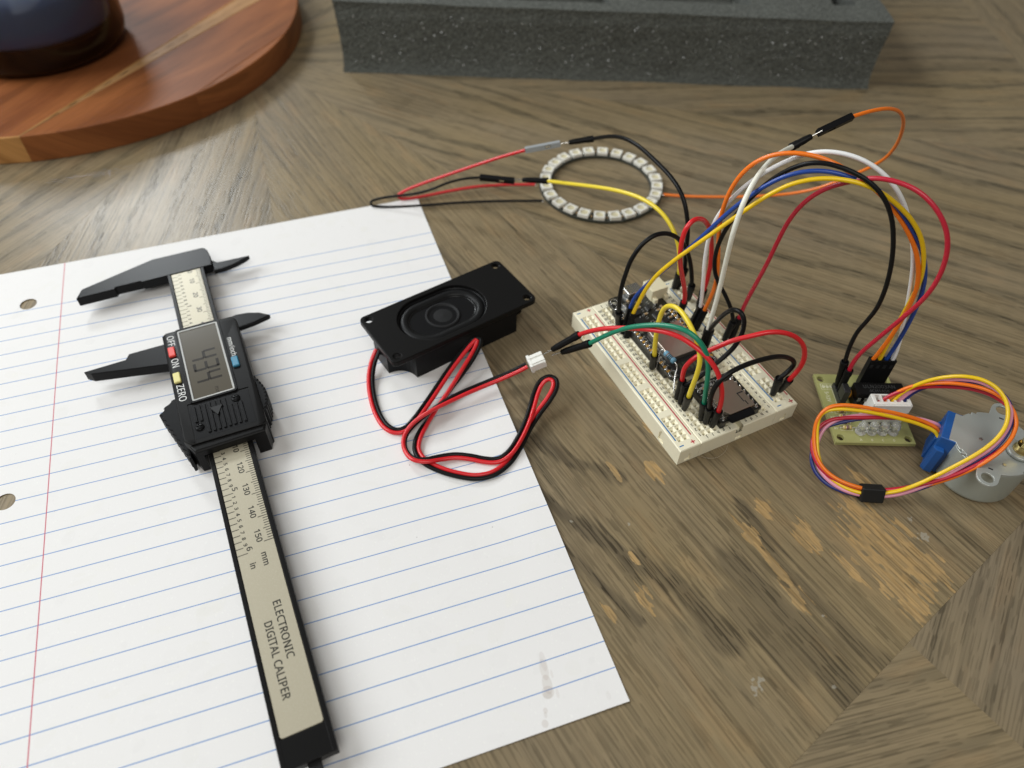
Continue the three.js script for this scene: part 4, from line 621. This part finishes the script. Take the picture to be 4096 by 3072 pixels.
  for (const [u, w, t, k] of [[7.8, 22.2, 0, 1], [8.2, 17.4, 1, 0], [13.2, 24.3, 1, 1], [15.3, 25.2, 0, 0], [17.8, 25.0, 1, 1], [18.4, 22.4, 1, 0], [18.2, 18.0, 0, 1], [14.8, 18.0, 0, 0], [24.6, 18.6, 1, 1], [24.4, 25.8, 0, 1], [22.8, 25.0, 1, 0], [21.2, 32.4, 0, 1], [18.0, 31.2, 1, 1], [16.0, 30.6, 0, 0], [14.6, 32.2, 1, 0], [23.8, 33.4, 1, 1], [26.6, 33.6, 0, 0], [26.6, 27.6, 1, 1], [26.8, 24.6, 0, 0], [10.6, 26.4, 1, 1], [8.2, 31, 1, 0], [9, 24.8, 0, 1], [12.4, 29.4, 0, 0], [20.0, 24.4, 0, 0], [17, 33.6, 0, 1], [19.6, 34.0, 1, 0], [30, 17.0, 0, 0], [36, 35, 0, 1], [39.6, 35.0, 0, 0], [44, 35.1, 0, 1]]) smd(f, u, top, w, t ? Math.PI / 2 : 0, k);
}
{
  const d = onBoard('audio_player_module', 'small black audio module with bare metal card socket at the numbered end of breadboard', 'circuit board');
  const u0 = 59.4, u1 = 79.9, w0 = 18.9, w1 = 37.7, top = 12.3;
  const silk = canvasTexture(512, 470, (c, w, h) => { c.fillStyle = '#14150f'; c.fillRect(0, 0, w, h); const k = w / 20.5; c.strokeStyle = '#d8d6cc'; c.lineWidth = 2.4; for (const [x, y, a, b] of [[1.2, 4.6, 1.6, 2.2], [1.2, 8.2, 1.6, 2.2], [3.2, 6.2, 1.5, 2], [1.2, 12.2, 1.6, 2.2], [3.4, 9.8, 1.2, 1.8]]) c.strokeRect(x * k, y * k, a * k, b * k); c.fillStyle = '#d8d6cc'; c.font = `${1.5 * k}px sans-serif`; c.save(); c.translate(3.3 * k, 17.2 * k); c.rotate(-Math.PI / 2); c.fillText('MP3-TF-16P', 0, 0); c.restore(); });
  const pcb = prism(roundRect(u0, -w1, u1, -w0, .5), top - 1.2, top, .05, [], 1); planarUV(pcb, (x, y, z) => [(x - u0) / (u1 - u0), (-z - w0) / (w1 - w0)]);
  meshOf('circuit_board', pcb, new THREE.MeshPhysicalMaterial({ map: silk, roughness: .34, clearcoat: .5, clearcoatRoughness: .25 }), d);
  meshOf('pin_header', blk(59.6, 79.4, 19.5, 21.9, 8.35, 11.1, .1), M.chip, d); meshOf('pin_header', blk(59.6, 79.4, 34.9, 37.3, 8.35, 11.1, .1), M.chip, d);
  for (const w of [20.72, 36.06]) for (let r = 1; r <= 8; r++) { bead(d, holeU(r), top, w); const p = meshOf('pin', pinShape, M.gold, d); p.position.set(holeU(r) / 1000, .0112, -w / 1000); }
  const can = prism([[64.2, -24.4], [66.0, -24.4], [66.4, -22.3], [76.5, -22.3], [78.6, -23.6], [78.6, -34.9], [64.2, -34.9]], top + .05, top + 1.75, .12, [], 2);
  const sock = meshOf('card_socket', can, M.socketMetal, d);
  meshOf('socket_spring', plain([blk(71.0, 71.5, 31.8, 34.6, top + 1.75, top + 1.82, 0), blk(71.3, 75.6, 31.8, 32.2, top + 1.75, top + 1.82, 0), blk(75.3, 77.4, 32.4, 32.8, top + 1.75, top + 1.82, 0)]), M.chip, sock);
  for (const [u, w, t, k] of [[61.6, 24.6, 1, 1], [61.8, 27.6, 1, 0], [61.6, 31.0, 1, 1], [63.2, 26.2, 0, 0], [61.4, 33.4, 0, 1], [63.0, 22.8, 0, 1], [66.2, 21.9 + .8, 0, 0]]) smd(d, u, top, w, t ? Math.PI / 2 : 0, k);
  const card = onBoard('memory_card', 'black memory card sticking out of the metal card socket', 'memory card');
  meshOf('card_body', prism([[78.75, -21.9], [81.2, -21.9], [81.8, -22.5], [81.8, -32.4], [81.3, -33.0], [78.75, -33.0]], top + .5, top + 1.3, .12, [], 2), M.blackPlastic, card);
}
{
  const r = onBoard('resistor', 'pale blue axial resistor bridging rows beside the microcontroller board', 'resistor'), Y = 16.6;
  const a = [43.0, Y, -17.3], b = [48.9, Y - .2, -18.0], Lb = Math.hypot(b[0] - a[0], b[1] - a[1], b[2] - a[2]);
  const prof = [[0, 0], [.8, .05], [1.2, .4], [1.25, 1.2], [1.02, 1.7], [1.0, Lb - 1.7], [1.25, Lb - 1.2], [1.2, Lb - .4], [.8, Lb - .05], [0, Lb]];
  meshOf('resistor_body', along(lathe(prof, 24), a, b), M.resistorBlue, r);
  for (const [t, m] of [[.31, M.ceramic], [.45, M.chip], [.57, M.chip], [.69, M.chip]]) meshOf('colour_band', along(lathe([[1.0, -.2], [1.06, -.2], [1.06, .2], [1.0, .2]], 24).translate(0, t * Lb, 0), a, b), m === M.ceramic ? mat([.20, .08, .03], .4) : m, r);
  meshOf('lead', tube([[44.9, 5.0, -13.1], [44.7, 9, -13.2], [43.0, 13, -14.6], [41.5, 16.2, -16.4], [41.6, 16.9, -17.0], [42.3, 16.75, -17.2], [43.2, Y, -17.3]], .27, 8, .4), M.tin, r);
  meshOf('lead', tube([[48.8, Y - .2, -18.0], [50.0, 16.2, -18.0], [51.0, 15.2, -17.8], [52.6, 13.2, -16.4], [54.6, 11.4, -15.0], [57.2, 9.4, -13.4], [57.7, 7.6, -13.1], [57.7, 5, -13.1]], .27, 8, .4), M.tin, r);
}

// ------------------------------------------------------------------ stepper driver board
{
  const dr = thing('motor_driver_board', 'pale green driver board with four clear indicator lights beside the stepper motor', 'circuit board', [139.3, 0.1, -192.4]);
  const X = (x) => x - 139.3, Zz = (z) => z + 192.4, top = 3.5, b = (x0, x1, z0, z1, y0, y1, r = .12) => box(x1 - x0, y1 - y0, z1 - z0, X((x0 + x1) / 2), (y0 + y1) / 2, Zz((z0 + z1) / 2), r);
  const silk = canvasTexture(612, 700, (c, w, h) => {
    c.fillStyle = '#a5a468'; c.fillRect(0, 0, w, h); const k = 20, PX = (x) => (x - 124) * k, PY = (z) => (z + 210) * k;
    for (let q = 0; q < 1500; q++) { c.fillStyle = `rgba(${130 + rnd() * 40 | 0},${132 + rnd() * 36 | 0},70,.08)`; c.fillRect(rnd() * w, rnd() * h, 4 + rnd() * 14, 2 + rnd() * 4); }
    c.strokeStyle = 'rgba(132,134,70,.8)'; c.lineWidth = 9; for (let q = 0; q < 12; q++) { c.beginPath(); c.moveTo(PX(133 + q * 1.6), PY(-200)); c.lineTo(PX(133 + q * 1.6), PY(-193 + (q % 5) * 2)); c.lineTo(PX(130 + q * 1.3), PY(-186)); c.stroke(); }
    c.strokeStyle = '#e6e4cf'; c.fillStyle = '#e6e4cf'; c.lineWidth = 3;
    c.strokeRect(PX(125.3), PY(-204.6), 6.6 * k, 2.9 * k); c.lineWidth = 3.4;
    for (let q = 0; q < 4; q++) { const x = PX(125.9 + q * 1.5), y = PY(-204.1); c.strokeRect(x, y + 8, 18, 20); c.beginPath(); c.moveTo(x + 9, y); c.lineTo(x + 9, y + 38); c.moveTo(x - 2, y + 18); c.lineTo(x + 22, y + 18); c.stroke(); }
    c.font = `${2.1 * k}px sans-serif`; c.save(); c.translate(PX(126.1), PY(-200.6)); c.rotate(Math.PI / 2); c.fillText('5-12V', 0, 0); c.restore();
    c.lineWidth = 3; c.strokeRect(PX(129.4), PY(-201.2), 3.4 * k, 9.6 * k);
    c.font = `${1.35 * k}px sans-serif`; ['R4', 'R3', 'R2', 'R1'].forEach((t, i) => { const z = -190 + i * 2.75; c.save(); c.translate(PX(125.1), PY(z + .4)); c.fillText(t, 0, 0); c.restore(); c.strokeRect(PX(127.5), PY(z - .85), 4.6 * k, 1.7 * k); });
    'ABCD'.split('').forEach((t, i) => c.fillText(t, PX(133.6 + i * 4.2), PY(-176.0)));
  });
  const holes = [[126.2, -207.3], [126.4, -177.5], [152.3, -177.3], [152.3, -207.3]];
  const pcb = prism([[X(124), Zz(-210)], [X(154.6), Zz(-210)], [X(154.6), Zz(-175)], [X(124), Zz(-175)]], top - 1.6, top, .05, holes.map(([x, z]) => ringOf(X(x), Zz(z), 1.45, 20).reverse()), 1);
  planarUV(pcb, (x, y, z) => [(x + 15.3) / 30.6, 1 - (z + 17.6) / 35]);
  meshOf('circuit_board', pcb, new THREE.MeshPhysicalMaterial({ map: silk, roughness: .34, clearcoat: .3, clearcoatRoughness: .3 }), dr);
  for (let k = 0; k < 14; k++) meshOf('solder_foot', cyl(.25, .7, 1.9, X(131 + (k % 7) * 3), 0, Zz(k < 7 ? -196 : -184), 10), M.tin, dr);
  const soc = meshOf('chip_socket', b(134.8, 154.4, -200.4, -192.6, top, top + 3.4), M.chip, dr);
  const ic = meshOf('driver_chip', plain([b(135.0, 154.2, -199.6, -193.4, top + 3.8, top + 7.2, .35)]), M.satinBlack, soc);
  meshOf('chip_lettering', lettering('ULN2003AN', 1.7, X(138), top + 7.21, Zz(-196.6), .02), mat([.06, .06, .06], .5), ic); meshOf('chip_lettering', lettering('4CH1A5K', 1.4, X(140), top + 7.21, Zz(-194.5), .02), mat([.055, .055, .055], .5), ic);
  for (let k = 0; k < 8; k++) for (const z of [-200.1, -192.9]) meshOf('chip_pin', b(135.6 + k * 2.54, 136.9 + k * 2.54, z - .15, z + .15, top + 2.6, top + 5.4, .03), M.tin, ic);
  const shroud = meshOf('motor_socket', cut(b(137.0, 151.4, -190.2, -184.4, top, top + 6.6, .2), [b(137.9, 150.5, -189.3, -185.2, top + 1, top + 9, 0), b(140, 142, -185.6, -184, top + 3.5, top + 9, 0), b(146.4, 148.4, -185.6, -184, top + 3.5, top + 9, 0)]), M.whiteNylon, dr);
  for (let k = 0; k < 5; k++) meshOf('socket_slot', b(138.6 + k * 2.5, 139.8 + k * 2.5, -184.45, -184.2, top + .2, top + .9, .05), M.chip, shroud);
  const ledG = lathe([[0, 0], [2.0, 0], [2.05, .3], [2.05, 1.0], [1.8, 1.1], [1.78, 3.9], [1.62, 4.8], [1.2, 5.5], [.6, 5.9], [0, 6.0]], 24), cup = plain([box(.9, 1.5, .5, -.35, 1.6, 0, .05), box(.45, 1.8, .4, .6, 1.7, 0, .05)]);
  for (let k = 0; k < 4; k++) { const o = meshOf('indicator_led', ledG, M.clear, dr); o.position.set(X(134.6 + k * 4.15) / 1000, (top + .05) / 1000, Zz(-180.2) / 1000); const e = meshOf('lead_frame', cup, M.zinc, o); e.position.y = .0002; }
  for (let k = 0; k < 4; k++) { const z = -190 + k * 2.75, r = new THREE.Group(); r.name = 'axial_resistor'; dr.add(r);
    const lay = (g, x) => { g.rotateZ(-Math.PI / 2); g.translate(X(x), top + .75, Zz(z)); return g; };
    meshOf('resistor_body', lay(lathe([[0, 0], [.6, .1], [.78, .4], [.8, .9], [.66, 1.2], [.66, 2.2], [.8, 2.5], [.78, 3], [.6, 3.3], [0, 3.4]], 16), 128.1), M.resistorTan, r);
    for (const [x, c] of [[.55, [.55, .40, .03]], [1.45, [.20, .06, .12]], [2.0, [.09, .04, .02]], [2.75, [.50, .34, .06]]]) meshOf('colour_band', lay(lathe([[.60, 0], [.83, 0], [.83, .32], [.60, .32]], 16), 128.1 + x), mat(c, .4), r);
    meshOf('lead', lay(cyl(.25, .25, 6.4, 0, 0, 0, 8), 126.6), M.tin, r); }
  const ph = meshOf('power_header', b(129.6, 132.2, -203.4, -193.4, top, top + 2.4), M.chip, dr);
  for (let k = 0; k < 4; k++) meshOf('header_pin', b(130.6, 131.2, -202.3 + k * 2.54, -201.7 + k * 2.54, top, top + (k < 2 ? 4.5 : 8.2), .03), M.gold, ph);
  const cap = meshOf('jumper_cap', b(129.7, 132.1, -197.9, -193.2, top + 2.6, top + 8.3, .25), M.chip, dr);
  meshOf('ceramic_capacitor', lathe([[0, 0], [.9, .2], [1.3, 1], [1.35, 2.4], [.9, 3.6], [0, 3.9]], 18).translate(X(133.9), top + .6, Zz(-197.4)), M.amber, dr);
  const ih = meshOf('input_header', b(139.4, 149.6, -205.0, -202.4, top, top + 2.3), M.chip, dr);
  for (let k = 0; k < 7; k++) { const o = meshOf('solder_joint', solder, M.tin, dr); o.position.set(X(134.6 + k * 2.6) / 1000, top / 1000, Zz(-191.4) / 1000); }
}

// ------------------------------------------------------------------ stepper motor with its five-wire cable
{
  const O = [172.7, 0, -164.4], th = -29.8 * RAD, mo = thing('stepper_motor', 'round silver stepper motor with blue terminal box and five coloured wires', 'motor', [O[0], 0.1, O[2]], th);
  meshOf('motor_can', lathe([[0, 0], [11.5, 0], [12.6, .25], [13.3, .9], [13.9, 1.7], [14, 2.6], [14, 17.9], [13.7, 18.3], [0, 18.3]], 72), M.zincSide, mo);
  const face = []; { const pt = (a, r) => [r * Math.cos(a), r * Math.sin(a)];
    const arc = (a0, a1, r, n) => { for (let k = 0; k <= n; k++) face.push(pt((a0 + (a1 - a0) * k / n) * RAD, r)); };
    arc(-74, -42, 14.05, 6); arc(-40, -24, 13.4, 4); arc(-22, 22, 14.05, 8); arc(24, 40, 13.4, 4); arc(42, 74, 14.05, 6);
    face.push([3.6, 17.2]); for (let k = 1; k < 10; k++) { const a = Math.PI * k / 10; face.push([3.6 * Math.cos(a), 17.3 + 3.6 * Math.sin(a)]); } face.push([-3.6, 17.2]);
    arc(106, 124, 14.05, 4); arc(126, 136, 13.4, 3); arc(138, 149, 14.05, 3); face.push([-12.2, 6.9], [-14.6, 6.9], [-14.6, -6.9], [-12.2, -6.9]); arc(211, 222, 14.05, 3); arc(224, 234, 13.4, 3); arc(236, 254, 14.05, 4);
    face.push([-3.6, -17.2]); for (let k = 1; k < 10; k++) { const a = Math.PI + Math.PI * k / 10; face.push([3.6 * Math.cos(a), -17.3 + 3.6 * Math.sin(a)]); } face.push([3.6, -17.2]); }
  const plate = meshOf('mounting_plate', prism(face, 18.35, 19.2, .1, [ringOf(0, 17.4, 2.1, 22).reverse(), ringOf(0, -17.4, 2.1, 22).reverse()], 1), M.zinc, mo);
  for (const [x, z] of [[-4.6, .8], [4.2, 8.6], [5.2, -8.4]]) meshOf('punch_dimple', lathe([[0, 19.23], [.35, 19.24], [.6, 19.28], [.75, 19.2]], 14).translate(x, 0, z), M.metal, plate);
  for (const [x, z] of [[.3, 13.0], [.3, -13.0]]) meshOf('stamped_mark', box(1.5, .1, .55, x, 19.22, z, .02), M.chip, plate);
  for (const a of [-31, 32, 131, 229]) meshOf('crimp_tab', box(1.6, 1.1, 1.3, 13.4 * Math.cos(a * RAD), 18.6, 13.4 * Math.sin(a * RAD), .25), M.zinc, plate);
  meshOf('bearing_boss', lathe([[0, 19.2], [4.6, 19.2], [4.6, 20.4], [4.2, 20.8], [2.6, 20.8]], 36).translate(8, 0, 0), M.zinc, mo);
  meshOf('shaft', plain([lathe([[0, 20.6], [3.0, 20.6], [3.0, 21.4], [2.5, 21.7], [2.5, 23.4], [2.45, 23.4]], 28), box(3.0, 6.2, 4.6, 0, 26.4, 0, .5)]).translate(8, 0, 0), M.brass, mo);
  const tb = meshOf('terminal_box', plain([box(3.2, 17.6, 14.6, -15.6, 10.4, 0, .5), box(3.4, 18.2, 1.0, -13.2, 10.0, 6.8, .3), box(3.4, 18.2, 1.0, -13.2, 10.0, -6.8, .3)]), M.blueHousing, mo);
  meshOf('box_rib', prism([[-13.9, 7.0], [-17.4, 7.0], [-17.4, 8.2], [-16.0, 9.3], [-13.6, 9.3]], 1.6, 14.2, .3, [], 2), M.blueHousing, tb); meshOf('box_rib', box(2.2, 12, 9.5, -17.0, 8.4, -.5, .5), M.blueHousing, tb);
  const toLocal = (p) => { const dx = p[0] - O[0], dz = p[2] - O[2], c = Math.cos(th), s = Math.sin(th); return [dx * c - dz * s, p[1] - .1, dx * s + dz * c]; };
  const slots = { mRed: 138.9, mOrange: 141.4, mYellow: 143.9, mPink: 146.4, mBlue: 148.9 }, ends = { mRed: 1.2, mOrange: 2.6, mYellow: 4.4, mPink: -1.2, mBlue: -3.2 };
  for (const [k, name, m] of [['mRed', 'red_wire', wireMat.crimson], ['mOrange', 'orange_wire', wireMat.orange], ['mYellow', 'yellow_wire', wireMat.yellow], ['mPink', 'pink_wire', wireMat.pink], ['mBlue', 'blue_wire', wireMat.navy]]) {
    const w = DATA.wires[k].map(toLocal); w[0] = toLocal([slots[k], 13.4, -186.3]); w.push([-15.6, 13.2, ends[k]]);
    meshOf(name, tube(smooth(w, 1), .72, 10, .9), m, mo);
  }
  const [a, b] = DATA.wires.band.map(toLocal), bd = V(b).sub(V(a)), Lb = bd.length();
  meshOf('binding_sleeve', along(box(5.8, Lb, 4.4, 0, Lb / 2, 0, .6), a, b), M.blackMatte, mo);
  const c = Math.cos(-th), s = Math.sin(-th), pl = new THREE.Group(); pl.name = 'motor_plug'; mo.add(pl);
  const place = (g) => { g.rotateY(-th); const q = toLocal([143.9, 0, -186.6]); g.translate(q[0], 0, q[2]); return g; };
  meshOf('plug_body', place(cut(box(14.4, 6.0, 5.2, 0, 13.0, 0, .3), [-5, -2.5, 0, 2.5, 5].map((x) => box(1.75, 4.2, 3.3, x, 15.2, -.25, 0)))), M.whiteNylon, pl);
  meshOf('plug_rail', place(plain([box(13.6, .9, .6, 0, 15.2, 2.8, .15), box(.7, 4.6, 5.4, 7.3, 13, 0, .15)])), M.whiteNylon, pl);
}

// ------------------------------------------------------------------ ring of lights with its soldered leads
function female(name, parent, a, b, m) {                                  // square crimp housing with a window that shows the metal
  const d = V(b).sub(V(a)), L = d.length(), g = along(cut(box(2.5, L, 2.5, 0, L / 2, 0, .12), [box(1.5, 3.2, 1.2, 0, L * .64, 1.2, 0), box(1.2, 4, 1.2, 0, L, 0, 0)]), a, b);
  const o = meshOf(name, g, m, parent); meshOf('crimp_contact', along(box(1.3, 2.4, 1.0, 0, L * .64, .45, .1), a, b), M.tin, o); return o;
}
{
  const O = [45, 0, -345], lr = thing('light_ring', 'ring of square white lights soldered to red, black and orange leads', 'light ring', [O[0], 0.15, O[2]]);
  meshOf('ring_board', prism(ringOf(0, 0, 32.8, 96), 0, 1.5, .06, [ringOf(0, 0, 26.1, 96).reverse()], 1), mat([.035, .038, .03], .4), lr);
  const bodyG = cut(box(5.6, 1.8, 5.6, 0, .9, 0, .15), [cyl(1.85, 2.2, 1.6, 0, 1.0, 0, 20)]), lensG = cyl(2.0, 2.0, .1, 0, 1.2, 0, 20), legG = box(.9, .35, .5, 0, .18, 0, .04), capG = box(1.3, .7, .75, 0, .35, 0, .06);
  for (let k = 0; k < 24; k++) {
    const a = (k + .35) / 24 * 2 * Math.PI, o = meshOf('light', bodyG, M.ledWhite, lr); o.position.set(.0295 * Math.cos(a) + (rnd() - .5) * .0003, .0015, .0295 * Math.sin(a) + (rnd() - .5) * .0003); o.rotation.y = -a + (rnd() - .5) * .07;
    meshOf('lens', lensG, M.ledLens, o); for (const [x, z] of [[1.5, 2.6], [-1.5, 2.6], [1.5, -2.6], [-1.5, -2.6]]) { const q = meshOf('contact', legG, M.tin, o); q.position.set(x / 1000, 0, z / 1000); }
    const b = a + Math.PI / 24, c = meshOf('capacitor', capG, M.ceramic, lr); c.position.set(.0300 * Math.cos(b), .0015, .0300 * Math.sin(b)); c.rotation.y = -b;
  }
  for (let k = 0; k < 6; k++) meshOf('edge_pad', box(.5, .12, 1.0, 4.0 + k * .95, 1.56, 31.6, 0), M.tin, lr);
  const L = (k, n = 1) => smooth(shift(DATA.wires[k], [O[0], .15, O[2]]), n), R = [DATA.wires.ringRed, DATA.wires.ringBlack, DATA.wires.ringOrange];
  meshOf('red_lead', tube(L('ringRed'), .76), wireMat.red, lr); meshOf('black_lead', tube(L('ringBlack'), .66), wireMat.black, lr); meshOf('orange_lead', tube(L('ringOrange'), .74), wireMat.orange, lr);
  for (const p of [DATA.wires.ringRed[0], DATA.wires.ringBlack[0], DATA.wires.ringOrange.at(-1)]) meshOf('solder_joint', new THREE.SphereGeometry(.9, 12, 8).scale(1, .7, 1).translate(p[0] - O[0], p[1] - .3, p[2] - O[2]), M.tin, lr);
  const s = (k) => shift(DATA.wires[k], [O[0], .15, O[2]]), j4 = s('joint4'), j5 = s('joint5'), j6 = s('joint6');
  female('grey_connector', lr, j5[0], j5[1], M.greyPlastic); female('black_connector', lr, j6[0], j6[1], M.blackPlastic); female('black_connector', lr, j4[3], j4[2], M.blackPlastic);
}

// ------------------------------------------------------------------ jumper wires
const sleeveShape = (L) => lathe([[.25, 0], [.85, .05], [1.15, .5], [1.25, 2.0], [1.38, 3.0], [1.42, L - 3.2], [1.58, L - 3.0], [1.6, L - .3], [1.5, L], [1.1, L], [1.05, L - 1.2], [0, L - 1.2]], 20);
function sleeve(parent, o, foot, head, pin = 6) {                         // moulded plug: pin below the foot, wire enters at the head
  const [a, b] = shift([foot, head], o), L = V(b).sub(V(a)).length();
  const p = meshOf('plug', along(sleeveShape(L), a, b), M.rubberPlug, parent), d = V(a).sub(V(b)).normalize();
  meshOf('pin', along(cyl(.32, .32, pin + .5, 0, -pin, 0, 10), a, b), M.tin, p);
}

const lengthen = (from, to, L) => { const d = V(to).sub(V(from)).normalize().multiplyScalar(L); return [from[0] + d.x, from[1] + d.y, from[2] + d.z]; };
function jumper(key, label, m, ends, r = .93, extra) {
  const path = DATA.wires[key], o = ends[0][0], j = thing('jumper_wire', label, 'jumper wire', o, 0, 'jumper wires joining the breadboard to the other parts');
  const p = path.map((q) => [...q]);
  for (const [foot, head] of ends) { const near = Math.hypot(p[0][0] - head[0], p[0][2] - head[2]) < .5 && Math.abs(p[0][1] - head[1]) < .5, inner = lengthen(head, foot, 1.1); if (near) p.unshift(inner); else p.push(inner); }
  meshOf('wire', tube(smooth(shift(p, o), 1), r, 12, .8), m, j);
  for (const [foot, head, pin] of ends) sleeve(j, o, foot, head, pin);
  return j;
}
const PL = DATA.plugs, Wd = wireMat;
jumper('W1', 'black jumper wire arching from the black board mount hole across to the far rail', Wd.black, [PL.W1, PL.W1r]);
jumper('W2', 'long black jumper wire arching from the far rail to the driver board', Wd.black, [PL.W2, [...PL.dBlack]], .82);
jumper('W3', 'long red jumper wire bowing out widest on its way to the driver board', Wd.crimson, [PL.W3, [...PL.dRed]], .82);
jumper('W4', 'cream jumper wire rising from breadboard to the orange lead connector in mid-air', Wd.cream, [PL.W4, [DATA.wires.joint4[1], DATA.wires.joint4[0], 4]]);
jumper('W5', 'black jumper wire joined to the grey connector of the ring red lead', Wd.black, [PL.W5, [DATA.wires.joint5[2], DATA.wires.joint5[3], 4.5]]);
jumper('W6', 'yellow jumper wire joined to the black connector of the ring black lead', Wd.paleYellow, [PL.W6, [DATA.wires.joint6[2], DATA.wires.joint6[3], 4.5]]);
jumper('W7', 'red jumper wire standing in a narrow tall loop behind the white and orange wires', Wd.red, [PL.W7, PL.W7r]);
jumper('W8', 'yellow jumper wire arching over the silver radio module to the audio module', Wd.paleYellow, [PL.W8, PL.W8b]);
jumper('W9', 'green jumper wire from the white speaker plug to the audio module', Wd.green, [PL.W9, [DATA.wires.joint9[0], DATA.wires.joint9[1], 5]]);
jumper('W10', 'red jumper wire from the white speaker plug to the audio module', Wd.red, [PL.W10, [DATA.wires.joint10[0], DATA.wires.joint10[1], 5]]);
jumper('W11', 'short black jumper wire arching over the card socket to the far rail', Wd.black, [PL.W11, PL.W11r]);
jumper('W12', 'red jumper wire curling beyond the breadboard edge before reaching the far rail', Wd.red, [PL.W12, PL.W12r]);
jumper('W13', 'black jumper wire in an upright loop over the end of the silver module', Wd.black, [PL.W13, PL.W13b]);
{
  const o = PL.leadYellow[0], j = thing('four_wire_lead', 'bundle of orange, yellow, blue and white wires arching to the driver board', 'jumper wire', o);
  const at = (k) => shift(PL[k], o), set = [['leadOrange', 'dOrange', 'orange_wire', Wd.orange], ['leadYellow', 'dYellow', 'yellow_wire', Wd.yellow], ['leadBlue', 'dBlue', 'blue_wire', Wd.blue], ['leadWhite', 'dWhite', 'white_wire', Wd.white]];
  for (const [a, b, name, m] of set) {
    const p = shift(DATA.wires[a], o), A = at(a), B = at(b); p.unshift(lengthen(A[1], A[0], 1.0)); p.push(lengthen(B[1], B[0], 1.0));
    meshOf(name, tube(smooth(p, 1), .80, 12, .8), m, j);
    const L = V(A[1]).sub(V(A[0])).length(), pl = meshOf('pin_housing', along(cut(box(2.45, L, 2.45, 0, L / 2, 0, .15), [box(1.6, 2.4, 1.6, 0, L, 0, 0)]), A[0], A[1]), M.blackPlastic, j);
    meshOf('pin', along(cyl(.32, .32, 6.5, 0, -6, 0, 10), A[0], A[1]), M.tin, pl);
  }
  const B = set.map(([, b]) => at(b)), cx = (B[0][0][0] + B[3][0][0]) / 2, y0 = B[0][0][1], y1 = B[0][1][1], z = (B[0][0][2] + B[0][1][2]) / 2;
  const hs = cut(box(10.3, y1 - y0, 2.6, cx, (y0 + y1) / 2, z, .15), B.map((q) => box(1.7, 2.6, 1.7, q[1][0], y1, z, 0)));
  const house = meshOf('socket_housing', hs, M.blackPlastic, j);
  for (let k = 0; k < 4; k++) meshOf('latch_window', box(1.2, 1.8, .12, B[k][1][0], y1 - 3.2, z + 1.31, .03), M.chip, house);
}


{
  const o = [79, 0, -167], hair = thing('stray_hair', 'fine pale hair curling on the table beside the near end of breadboard', 'hair', [o[0], 0, o[2]]);
  meshOf('strand', tube(shift([[71.28, .12, -170.37], [72.55, .3, -169.54], [74.1, .5, -168.73], [76.3, .6, -168.51], [78.64, .5, -169.19], [80.55, .35, -170.6], [82.28, .2, -172.54], [83.4, .12, -175.01]], o), .055, 5, .5), mat([.50, .44, .34], .4), hair);
}
renderer.render(scene, camera);
